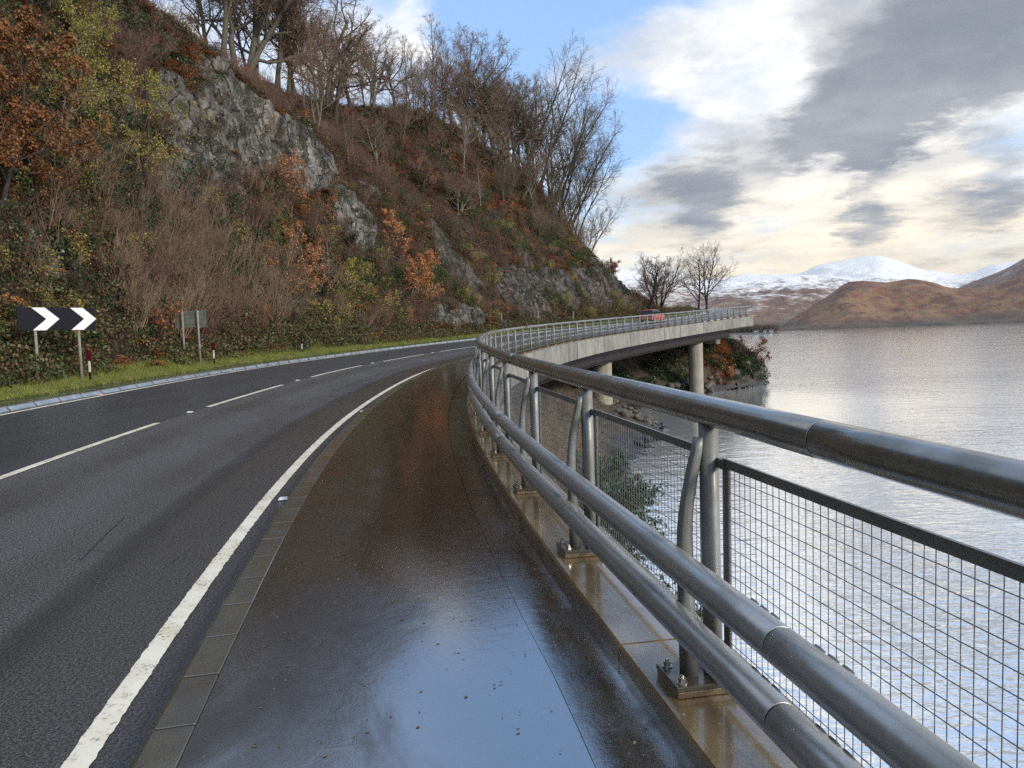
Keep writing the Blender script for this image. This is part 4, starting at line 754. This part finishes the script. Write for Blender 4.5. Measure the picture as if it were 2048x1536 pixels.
def shrub_mesh(seed, H, n, lean, r): g = np.random.default_rng(seed); lv = skeleton(g, *stems(g, n, .25, lean, H * .7, r), LV['shrub']); return mesh_np('shrub', *tubes(lv, (4, 3, 3)), smooth=True)
hs, hu = np.array(HG['s']), np.array(HG['u'])
HP, HN, HR, HZ = HG['P'], HG['n'], HG['rk'], HG['zr']
dA = np.linalg.norm(np.cross(np.gradient(HP, axis=0), np.gradient(HP, axis=1)), axis=2)
SM, UM = np.meshgrid(hs, hu, indexing='ij')
def scatter_on_hill(n, w, seed):
    g = np.random.default_rng(seed); p = (dA * w).ravel(); p = np.clip(p, 0, None); i = g.choice(p.size, n, p=p / p.sum()); P = HP.reshape(-1, 3)[i] + g.normal(0, .12, (n, 3)) * np.array([1, 1, 0]); return g, P, HN.reshape(-1, 3)[i]
soil = (1 - HR) * (UM > 12.45) * (SM > 12) * (SM < 128) * (UM < 46)
N1 = fbm(HP.reshape(-1, 3) * .22, 501, 4).reshape(SM.shape); N2 = fbm(HP.reshape(-1, 3) * .35 + 40, 507, 4).reshape(SM.shape); N3 = fbm(HP.reshape(-1, 3) * .16 + 90, 513, 3).reshape(SM.shape)
ss_ = lambda x, a, b: np.clip((x - a) / (b - a), 0, 1)
w_bramble = soil * (1.4 * ss_(HZ, 4.5, 1.5) + .25) * (.3 + ss_(N2, .42, .6))
w_bracken = soil * (.12 + ss_(N1, .38, .56)) * (.5 + 1.1 * ss_(HZ, 6, 14) + .5 * (SM > 55))
w_heath = soil * ss_(N3, .42, .6) * (.35 + .9 * ss_(HZ, 8, 14)) + 1.2 * soil * np.exp(-((UM - 21.4) / 1.5) ** 2) * (SM < 64) + .24 * HR * (SM < 60)
w_gorse = soil * ss_(N2, .50, .62) * (.15 + 1.5 * ss_(SM, 52, 62)) * ss_(HZ, 1.5, 4) * (.35 + ss_(HZ, 17, 11))
w_ivy = (soil + (.45 + .5 * (SM < 37)) * HR * (HZ > 1)) * ss_(N3, .56, .40) * (.4 + 1.2 * ss_(SM, 45, 28))
w_twig = soil * (.35 + 1.2 * ss_(N3, .4, .62)) * (HZ > 1.0) * (UM < 34)
w_tan = soil * np.exp(-((SM - 35) / 7) ** 2) * ss_(HZ, 1.0, 2.5) * ss_(HZ, 10, 7)
VS = lambda g, n: np.stack([g.normal(0, .15, n), g.normal(0, .15, n), g.random(n) * 6.283], 1)
def cover(name, n, w, seed, proto, lo_, hi_, sink=.0):
    g, P, Nn = scatter_on_hill(n, w, seed); gn_scatter(name, P - Nn * sink, VS(g, n), g.uniform(lo_, hi_, n), proto)
for k in range(2):
    cover('bramble_cover', 1900, w_bramble, 600 + k, proto_obj('bramble_clump', clump(610 + k, 210, .62, .55, .085, .7), 'leaf_bramble'), .7, 1.5)
    cover('bracken_cover', 3300, w_bracken, 620 + k, proto_obj('bracken_clump', fronds(630 + k, 13, .85, .17), 'leaf_bracken'), .7, 1.35)
    cover('heather_cover', 2500, w_heath, 640 + k, proto_obj('heather_clump', clump(650 + k, 170, .50, .42, .13, .28), 'leaf_heather'), .8, 1.5)
    cover('ivy_cover', 1400, w_ivy, 680 + k, proto_obj('ivy_clump', clump(690 + k, 150, .6, .35, .10, .8), 'leaf_ivy'), .7, 1.4)
    cover('brown_scrub', 520, w_twig, 700 + k, proto_obj('scrub_bush', shrub_mesh(710 + k, 2.3, 11, .45, .013), 'twig_purple'), .7, 1.35)
    cover('tan_scrub', 75, w_tan, 720 + k, proto_obj('tall_scrub_bush', shrub_mesh(730 + k, 2.9, 11, .30, .019), 'twig_tan'), .7, 1.15)
def leafy(seed, H, nl, ls, lm):
    g = np.random.default_rng(seed); lv = skeleton(g, *stems(g, 4, .2, .45, H * .8, .014), LV['sap'][:3]); V, Q = tubes(lv, (4, 3, 3)); Vl, Ql = leaves(g, along(g, lv[-1], nl, .06), ls, droop=.4); me = mesh_np('leafy_bush', np.concatenate([V, Vl]), np.concatenate([Q, Ql + len(V)])); me.materials.append(MATS['twig_brown']); me.materials.append(MATS[lm]); me.polygons.foreach_set('material_index', np.r_[np.zeros(len(Q), np.int32), np.ones(len(Ql), np.int32)]); return bpy.data.objects.new('leafy_bush', me)
cover('rusty_scrub', 170, soil * (HZ > 1) * ss_(N1, .42, .58) * (UM < 32), 661, leafy(662, 1.8, 420, .10, 'leaf_bracken'), .6, 1.3)
cover('olive_scrub', 200, soil * (HZ > .8) * ss_(N2, .40, .56) * ss_(HZ, 13, 8), 663, leafy(664, 1.7, 480, .085, 'leaf_yellow'), .6, 1.2)
cover('evergreen_scrub', 160, soil * (HZ > .6) * ss_(N3, .56, .44) * ss_(HZ, 12, 7), 665, leafy(666, 1.5, 700, .09, 'leaf_ivy'), .6, 1.3)
cover('straw_cover', 1600, soil * ss_(N2, .60, .42) * (HZ > .6), 655, proto_obj('straw_tuft', fronds(656, 9, .55, .05), 'leaf_straw'), .6, 1.3)
cover('gorse_cover', 1800, w_gorse, 660, proto_obj('gorse_clump', clump(670, 240, .65, .75, .13, .3, -.6), 'leaf_gorse'), .7, 1.4)
# grass on the verge
def blades(seed, n, rad, h, w):
    g = np.random.default_rng(seed); a = g.random(n) * 6.283; q = np.sqrt(g.random(n)) * rad; C = np.stack([np.cos(a) * q, np.sin(a) * q, np.full(n, -.01)], 1); b_ = g.random(n) * 6.283; sd = np.stack([np.cos(b_), np.sin(b_), 0 * b_], 1) * w; hh = h * g.uniform(.4, 1.2, (n, 1)); ln = g.normal(0, .45, (n, 3)) * hh; ln[:, 2] = hh[:, 0]
    V = np.stack([C - sd, C + sd, C + sd * .5 + ln * .6, C - sd * .5 + ln * .6], 1); V2 = np.stack([C - sd * .5 + ln * .6, C + sd * .5 + ln * .6, C + sd * .1 + ln * np.array([1.3, 1.3, 1]), C - sd * .1 + ln * np.array([1.3, 1.3, 1])], 1); V = np.concatenate([V, V2]); return mesh_np('blades', V.reshape(-1, 3), np.arange(len(V) * 4).reshape(-1, 4))
g = np.random.default_rng(77); n = 5200; s = np.concatenate([g.uniform(12, 45, int(n * .6)), g.uniform(45, 118, n - int(n * .6))]); u = 10.98 + 1.7 * g.random(n) ** 1.1; u = u + .22 * (fbm(np.stack([s * .6, s * 0, s * 0], -1), 71, 3) - .35)
P = P3(s, u, hill_z(s, u)); gn_scatter('verge_grass', P, VS(g, n), g.uniform(.6, 1.3, n) * (.55 + .5 * (u - 10.7) / 2), proto_obj('grass_tuft', blades(78, 90, .26, .15, .007), 'grass'))
# ---------------------------------------------------------------- rocks and plants of the shore
mat('boulder', lambda N, b: (lambda p: B(N, b, col=N.mix(N.mr(N.xyz(p)[2], .55, .12), N.mix(N.mr(N.noise(p, 3, 6, .65), .35, .68), N.mix(N.n('ShaderNodeObjectInfo').outputs['Random'], (.05, .043, .035), (.085, .07, .053)), (.13, .115, .095)), (.022, .021, .019)), rough=N.fmix(N.mr(N.xyz(p)[2], .5, .1), .8, .4), nrm=N.bump(N.noise(p, 9, 5, .65), .6, .05)))(N.pos()))
def boulder_mesh(seed):
    g = np.random.default_rng(seed); n, k = 12, 18; th = np.linspace(0.001, np.pi - .001, n); ph = np.linspace(0, 2 * np.pi, k, endpoint=False); T, Pq = np.meshgrid(th, ph, indexing='ij')
    D = np.stack([np.sin(T) * np.cos(Pq), np.sin(T) * np.sin(Pq), np.cos(T)], -1); pl = nrmz(g.normal(0, 1, (13, 3))); r = np.min(np.stack([g.uniform(.62, .9) / np.maximum(D @ q, .12) for q in pl] + [np.full(T.shape, 1.15)]), 0)
    V = D * (r * (.92 + .16 * fbm(D * 2.2 + seed, seed, 3)))[..., None] * np.array([1, g.uniform(.65, .95), g.uniform(.5, .8)]); I = np.arange(n * k).reshape(n, k); J = np.roll(I, -1, 1)
    return mesh_np('boulder', V.reshape(-1, 3), np.stack([I[:-1], I[1:], J[1:], J[:-1]], -1).reshape(-1, 4))
BM = [boulder_mesh(800 + i) for i in range(6)]
for m in BM: m.materials.append(MATS['boulder'])
def shore_at(s, u): return P3(s, u, float(shore_z(np.array([s]), np.array([u]))[0]))
def wl(s): return float(np.interp(s, WL[:, 0], WL[:, 1]))
g = np.random.default_rng(31); cnt = 0
def rocks(n, s0, s1, d0, d1, r0, r1, label, group):
    for i in range(n):
        s = g.uniform(s0, s1); u = wl(s) + g.uniform(d0, d1); r = r0 + (r1 - r0) * g.random() ** 2; p = shore_at(s, u); o = bpy.data.objects.new('boulder', BM[g.integers(6)]); COL.objects.link(o)
        o.location = (p[0], p[1], max(p[2], -.15) + r * .18); o.scale = (r,) * 3; o.rotation_euler = (g.normal(0, .3), g.normal(0, .3), g.random() * 6.28); tag(o, label, 'rock', group)
rocks(90, 55.5, 64.5, -.4, 3.0, .16, .50, 'broken grey-brown stone in the pile at the foot of the nearer pier', 'stones heaped at the foot of the nearer pier')
rocks(46, 90, 107, -.5, .7, .3, .85, 'dark wet boulder at the waterline of the small headland', 'boulders along the headland waterline')
rocks(36, 8, 55, -.6, .9, .2, .6, 'grey boulder at the water edge below the parapet', 'boulders at the water edge below the parapet')
rocks(16, 84, 92, -.2, 1.5, .4, .9, 'rounded grey boulder beside the base of the farther pier', 'boulders beside the farther pier')
sA, sU = np.meshgrid(np.arange(6, 110, .4), np.arange(-8, 7, .25), indexing='ij'); sZ = shore_z(sA.ravel(), sU.ravel()).reshape(sA.shape); sP = P3(sA, sU, sZ)
def shore_cover(name, n, w, seed, proto, lo_, hi_):
    q = np.random.default_rng(seed); p = np.clip(w * (sZ > .7), 0, None).ravel(); i = q.choice(p.size, n, p=p / p.sum()); P = sP.reshape(-1, 3)[i] + q.normal(0, .12, (n, 3)) * np.array([1, 1, 0]); gn_scatter(name, P, VS(q, n), q.uniform(lo_, hi_, n), proto)
hd = np.exp(-((sA - 100) / 6.) ** 4); n4 = fbm(np.stack([sA * .3, sU * .3, sA * 0], -1), 901, 3)
shore_cover('headland_bracken', 420, hd * ss_(n4, .42, .55), 902, proto_obj('headland_frond', fronds(903, 13, .85, .17), 'leaf_bracken'), .8, 1.4)
shore_cover('headland_ivy', 420, (hd + .8 * np.exp(-((sA - 80) / 9) ** 2)) * ss_(n4, .55, .40), 904, proto_obj('headland_ivy_clump', clump(905, 150, .7, .6, .14, .7), 'leaf_ivy'), .8, 1.5)
nb_ = np.exp(-((sA - 28) / 18) ** 4) * (sU < .6)
shore_cover('bank_bramble', 500, nb_ * ss_(n4, .4, .6), 906, proto_obj('bank_bramble_clump', clump(907, 130, .55, .6, .085, .6), 'leaf_bramble'), .6, 1.2)
shore_cover('bank_straw', 900, nb_ * ss_(n4, .6, .4) + .3 * nb_, 908, proto_obj('bank_straw_tuft', fronds(909, 12, .7, .045), 'leaf_straw'), .7, 1.3)
shore_cover('bank_scrub', 150, nb_, 910, proto_obj('bank_scrub_bush', shrub_mesh(911, 2.2, 9, .4, .010), 'twig_tan'), .7, 1.3)
for i, (s, u, H, lab) in enumerate(((13, -1.6, 3.6, 'evergreen laurel shrub behind the mesh, nearest the viewer'), (16.5, -2.3, 3.8, 'evergreen laurel shrub seen through the mesh left of the nearest post'), (20, -2.6, 3.6, 'evergreen laurel shrub behind the mesh, third along the bank'), (24, -3.0, 3.2, 'evergreen laurel shrub behind the mesh, fourth along the bank'), (10.5, -1.5, 2.8, 'low evergreen laurel shrub at the foot of the near parapet posts'), (14.5, -3.0, 3.4, 'evergreen laurel shrub leaning out over the water behind the mesh'), (28, -3.4, 3.2, 'evergreen laurel shrub behind the mesh, farthest along the bank'))):
    plant('laurel_shrub', tree_meshes(920 + i, 'sap', H, 4, .3, .5, r=.022, nleaf=3200, lsize=.15, jit=.08, leaf=True), ('bark_dark', 'twig_warm', 'leaf_laurel'), shore_at(s, u), i * 2., 1, lab, 'bush')
for s, u, H, lm, nl, nm, lab in ((98.5, .6, 2.2, 'leaf_gorse', 2400, 'evergreen_bush', 'bright green bush on the bracken of the small headland'), (101, .4, 4.2, 'leaf_red', 1500, 'red_shrub', 'red-brown leaved shrub on top of the headland, beside the bridge end'), (103, -.1, 3.4, 'leaf_red', 1700, 'red_shrub', 'red-brown leaved shrub overhanging the water at the headland tip'), (96, 1.2, 2.2, 'leaf_beech', 1300, 'rusty_shrub', 'orange-brown shrub on the headland under the bridge edge')):
    plant(nm, tree_meshes(940 + int(s), 'sap', H, 4, .3, .5, r=.025, nleaf=nl, lsize=.15, leaf=True), ('bark_dark', 'twig_brown', lm), shore_at(s, u), s, 1, lab, 'bush')
# ---------------------------------------------------------------- signs and posts on the verge
mat('sign_black', lambda N, b: B(N, b, col=(.005, .005, .011), rough=.6, spec=.2)); mat('sign_white', lambda N, b: B(N, b, col=N.mix(N.mr(N.noise(N.pos(), 5, 5, .6), .5, .75), (.80, .81, .80), (.62, .60, .52)), rough=.4))
mat('sign_back', m_conc((.10, .115, .09), (.16, .175, .145), (.06, .075, .045), .6, 3.)); mat('timber_post', m_conc((.20, .185, .15), (.30, .28, .23), (.12, .12, .08), .8, 3.)); mat('reflector_red', lambda N, b: B(N, b, col=(.085, .008, .012), rough=.3))
mat('post_white', lambda N, b: B(N, b, col=(.72, .70, .62), rough=.5)); mat('post_black', lambda N, b: B(N, b, col=(.012, .012, .012), rough=.5))
a = np.array([-13.15, 21.69, 6.16]); b2 = np.array([-12.46, 22.62, 6.13]); d = b2 - a; d[2] = 0; d /= np.linalg.norm(d); nf = np.array([d[1], -d[0], 0]); k = np.array([0, 0, 1.])
sg = empty('chevron_sign', tuple((a + b2) / 2)); tag(sg, 'black and white double chevron sign on two grey posts', 'road sign'); SI = Matrix.Translation(sg.location).inverted()
def spart(o, par_, inv): o.parent = par_; o.matrix_parent_inverse = inv; return o
c0 = (a + b2) / 2 + k * 1.52; Wd, Hd = 2.08, .64; org = c0 - d * Wd / 2
spart(MB().box(c0 + k * Hd / 2, (d, nf, k), (Wd / 2, .012, Hd / 2)).build('panel', 'sign_black', bevel=.004), sg, SI)
for x0 in (.18, .672):
    pts = [(x0, 1), (x0 + .168, 1), (x0 + .345, .5), (x0 + .168, 0), (x0, 0), (x0 + .178, .5)]; q = [org + d * x * Wd * (1 if x < 1 else .9985) + k * (z * (Hd - .008) + .004) + nf * .0125 for x, z in pts]
    o = MB().prism(q, nf * .003); spart(o.build('chevron', 'sign_white'), sg, SI)
for p_ in (a, b2):
    spart(MB().tube([p_ - k * .4 - nf * .055, p_ + k * (1.52 + Hd - .05) - nf * .055], .042, 14).build('post', 'timber_post'), sg, SI)
    for z in (1.65, 2.05): spart(MB().box(p_ + k * z - nf * .025, (d, nf, k), (.06, .012, .02)).build('clamp', 'galv_dark'), sg, SI)
a = np.array([-13.02, 31.12, 6.40]); b2 = np.array([-12.42, 31.15, 6.36]); d = b2 - a; d[2] = 0; d /= np.linalg.norm(d); nf = np.array([d[1], -d[0], 0])
sb = empty('small_sign', tuple((a + b2) / 2)); tag(sb, 'grey-green back of a small road sign on two posts', 'road sign'); SI = Matrix.Translation(sb.location).inverted()
c0 = (a + b2) / 2 + k * 1.80; spart(MB().box(c0 - nf * .06, (d, nf, k), (.61, .01, .33)).build('panel', 'sign_back', bevel=.003), sb, SI)
for p_ in (a, b2): spart(MB().tube([p_ - k * .4, p_ + k * 2.16], .043, 12).build('post', 'timber_post'), sb, SI)
for z in (-.2, .2): spart(MB().box(c0 - nf * .043 + k * z, (d, nf, k), (.56, .006, .018)).build('rail', 'sign_back'), sb, SI)
def marker(s, u, h, lab, plate=True):
    p = hill_at(s, u); o = empty('marker_post', tuple(p)); tag(o, lab, 'marker post', 'hazard marker posts on the verge'); t, n, k = axes(s); I = Matrix.Translation(o.location).inverted(); ax = (t, n, k); z = np.array([0, 0, 1.])
    spart(MB().box(p + z * (h * .32 / 2 - .1), ax, (.012, .03, h * .32 / 2 + .1)).build('black_band', 'post_black'), o, I); spart(MB().box(p + z * h * .49, ax, (.012, .026, h * .17)).build('white_band', 'post_white'), o, I)
    spart(MB().box(p + z * h * .83, ax, (.014, .082 if plate else .04, h * .165)).build('reflector', 'reflector_red', bevel=.003), o, I)
marker(23.0, 11.58, .95, 'red, white and black marker post beside the chevron sign'); marker(30.2, 11.44, .95, 'red, white and black marker post right of the small sign back'); marker(38.2, 11.88, .78, 'thin dark marker post on the verge, farthest of the marker posts', False)
for s, u, h, lab, pl in ((59, 12.82, 1.3, 'pale timber post in the verge before the small rock outcrop', 0), (66.6, 12.68, 1.5, 'pale timber post with a grey plate on the verge by the bend', 1), (73.6, 12.70, 1.5, 'thin timber post below the streaked rock face', 0), (80.6, 12.56, 1.4, 'thin timber post farthest along the verge', 0), (56.2, 12.9, .7, 'short leaning stake in the grass by the verge outcrop', 0)):
    p = hill_at(s, u); o = empty('verge_post', tuple(p)); tag(o, lab, 'post'); I = Matrix.Translation(o.location).inverted(); t, n, kz = axes(s); ln = n * (.35 if h < 1 else .02) + kz
    spart(MB().tube([p - kz * .3, p + ln * h * .98, p + ln * h], [.055, .05, .035], 8).build('post', 'timber_post'), o, I)
    if pl: spart(MB().box(p + kz * .55 - n * .25 - t * .02, (t, n, kz), (.012, .17, .36)).build('plate', 'galv_post', bevel=.003), o, I)
    elif h > 1: spart(MB().box(p + kz * h * .62 - t * .06, (t, n, kz), (.01, .05, .09)).build('reflector', 'post_white'), o, I)
p = hill_at(113, 10.9); o = empty('delineator_sign', tuple(p)); tag(o, 'small white plate on a thin post beyond the far end of the viaduct', 'road sign'); I = Matrix.Translation(o.location).inverted(); t, n, kz = axes(113)
spart(MB().tube([p - kz * .3, p + kz * 1.1], .03, 8).build('post', 'galv_post'), o, I); spart(MB().box(p + kz * 1.3 - t * .02, (t, n, kz), (.012, .26, .26)).build('plate', 'sign_white', bevel=.004), o, I)
# ---------------------------------------------------------------- car going away on the far lane
mat('car_paint', lambda N, b: B(N, b, col=(.50, .09, .06), rough=.28)); mat('car_glass', lambda N, b: B(N, b, col=(.012, .014, .016), rough=.06)); mat('car_red', lambda N, b: B(N, b, col=(.55, .03, .02), rough=.2)); mat('tyre', lambda N, b: B(N, b, col=(.015, .015, .015), rough=.8)); mat('number_plate', lambda N, b: B(N, b, col=(.75, .6, .08), rough=.4))
def car(s, u):
    o = empty('car'); tag(o, 'small red car driving away along the viaduct, behind the far parapet', 'car'); o.matrix_world = local(s, u, float(zsurf(s, u)) + .004)
    def loft(secs, name, m, par_, bev=0):   # secs: x, half width, z bottom, z top, top half width
        V = []; 
        for x, w, z0, z1, wt in secs: V += [(x, -w, z0), (x, -w, z0 + (z1 - z0) * .6), (x, -wt, z1), (x, wt, z1), (x, w, z0 + (z1 - z0) * .6), (x, w, z0)]
        F = [tuple(range(5, -1, -1)), tuple(range(len(V) - 6, len(V)))]
        for i in range(len(secs) - 1): F += [(i * 6 + j, i * 6 + (j + 1) % 6, i * 6 + 6 + (j + 1) % 6, i * 6 + 6 + j) for j in range(6)]
        return MB().raw(V, F).build(name, m, par_, bevel=bev)
    loft([(-2.0, .78, .32, .70, .70), (-1.92, .85, .25, .90, .80), (-1.2, .88, .22, .95, .84), (.6, .88, .22, .92, .84), (1.5, .86, .24, .84, .78), (1.95, .78, .3, .68, .66)], 'body', 'car_paint', o, .03)
    loft([(-1.85, .76, .88, .93, .74), (-1.55, .76, .90, 1.40, .60), (-.6, .77, .92, 1.48, .62), (.25, .77, .91, 1.42, .60), (.95, .74, .88, .93, .70)], 'cabin', 'car_glass', o, .02)
    loft([(-1.62, .60, 1.36, 1.40, .57), (-.6, .64, 1.45, 1.50, .60), (.3, .61, 1.38, 1.44, .57)], 'roof', 'car_paint', o, .01)
    for y in (-.72, .72): MB().box((-1.985, y, .74), np.eye(3), (.045, .10, .13)).build('tail_light', 'car_red', o, bevel=.015)
    MB().box((-1.955, 0, .62), np.eye(3), (.05, .26, .055)).build('number_plate', 'number_plate', o); MB().box((-1.99, 0, .38), np.eye(3), (.05, .80, .09)).build('bumper', 'car_paint', o, bevel=.03)
    for x in (-1.25, 1.3):
        for y in (-.78, .78):
            w_ = MB().tube([(x, y - .1, .31), (x, y + .1, .31)], .31, 20).build('wheel', 'tyre', o); sgn = 1 if y > 0 else -1; MB().tube([(x, y + sgn * .095, .31), (x, y + sgn * .108, .31)], .19, 14).build('rim', 'galv_post', w_)
car(90.5, 7.9)
# ---------------------------------------------------------------- wooded spit across the water
az = np.radians(np.linspace(9, 19.0, 60)); rr = np.linspace(880, 1250, 10); Aq, Rq = np.meshgrid(az, rr, indexing='ij'); edge = 905 + 60 * fbm(np.stack([Aq * 60, Aq * 0, Aq * 0], -1), 77, 3)
Zs = np.clip((Rq - edge) / 40, -1, 1) * 2.2 * np.clip((np.radians(19.0) - Aq) / np.radians(.5), -.3, 1); sp = add('wooded_spit', mesh_np('wooded_spit', np.stack([Rq * np.sin(Aq), Rq * np.cos(Aq), Zs], -1).reshape(-1, 3), grid_quads(*Aq.shape)[:, ::-1], smooth=True), 'shore'); tag(sp, kind='structure')
g = np.random.default_rng(5); n = 900; aa = np.radians(g.uniform(13, 18.85, n)); r_ = g.uniform(985, 1100, n); gn_scatter('far_woodland', np.stack([r_ * np.sin(aa), r_ * np.cos(aa), np.full(n, 1.5)], 1), VS(g, n) * np.array([.3, .3, 1]), g.uniform(.5, 1.15, n), proto_obj('far_tree', (lambda lv: mesh_np('far_tree', *tubes(lv, (3, 3, 3)), smooth=True))(skeleton(np.random.default_rng(6), *stems(np.random.default_rng(6), 3, 1., .2, 8., .25), [dict(seg=4, wig=.1, trop=.03, tap=.4, n=8, lo=.2, ang=45, lr=.55, rr=.6, rmin=.2), dict(seg=3, wig=.2, trop=.05, tap=.5, n=7, lo=.2, ang=45, lr=.5, rr=.7, rmin=.17), dict(seg=2, wig=.2, trop=0, tap=.6)])), 'twig_warm'))
mat('render_white', lambda N, b: B(N, b, col=(.75, .74, .70), rough=.8)); mat('slate', lambda N, b: B(N, b, col=(.06, .06, .065), rough=.7))
for i, (az_, r_, w_) in enumerate(((17.5, 978, 5), (18.1, 975, 4), (18.5, 973, 4.5))):
    a_ = R(az_); p = np.array([r_ * math.sin(a_), r_ * math.cos(a_), 1.6]); o = empty('cottage', tuple(p)); tag(o, 'white cottage on the far wooded spit, %s from the left' % ORD[i], 'house', 'white cottages on the far spit'); o.rotation_euler = (0, 0, -a_)
    MB().box((0, 0, .4), np.eye(3), (w_ / 2, 2, 1.3)).build('wall', 'render_white', o); MB().prism([(-w_ / 2 - .3, -2.3, 1.71), (-w_ / 2 - .3, 2.3, 1.71), (-w_ / 2 - .3, 0, 3.2)], (w_ + .6, 0, 0)).build('roof', 'slate', o)
    for x in (-w_ / 4, w_ / 4): MB().box((x, -2.02, .6), np.eye(3), (.4, .03, .5)).build('window', 'car_glass', o)
# ---------------------------------------------------------------- litter of leaves and grit on the footway
g = np.random.default_rng(9); n = 800; s = 1.5 + 22 * g.random(n) ** 1.5; u = g.uniform(.35, 2.15, n); C = R3(s, u, .008 * (u < .95) + .0025); Vv, Qq = leaves(g, C, .024, .6); Vv[:, 2] = np.repeat(C[:, 2], 4) + (Vv[:, 2] - np.repeat(C[:, 2], 4)) * .15
tag(add('leaf_litter', mesh_np('leaf_litter', Vv, Qq), 'leaf_straw'), 'scattered fallen leaf scraps on the wet footway', 'litter', kind='stuff')
# ---------------------------------------------------------------- damp air over the loch
def haze():
    m = bpy.data.materials.new('haze'); m.use_nodes = True; t = m.node_tree; t.nodes.clear(); out = t.nodes.new('ShaderNodeOutputMaterial'); v = t.nodes.new('ShaderNodeVolumePrincipled'); v.inputs['Color'].default_value = (.92, .92, .93, 1); v.inputs['Density'].default_value = HAZE; v.inputs['Anisotropy'].default_value = .2; t.links.new(v.outputs[0], out.inputs['Volume'])
    me = MB().box((4300, 5050, 324), np.eye(3), (4900, 5600, 333)).mesh('haze'); o = add('haze', me, m); tag(o, kind='stuff')
HAZE = 3.6e-5
haze()
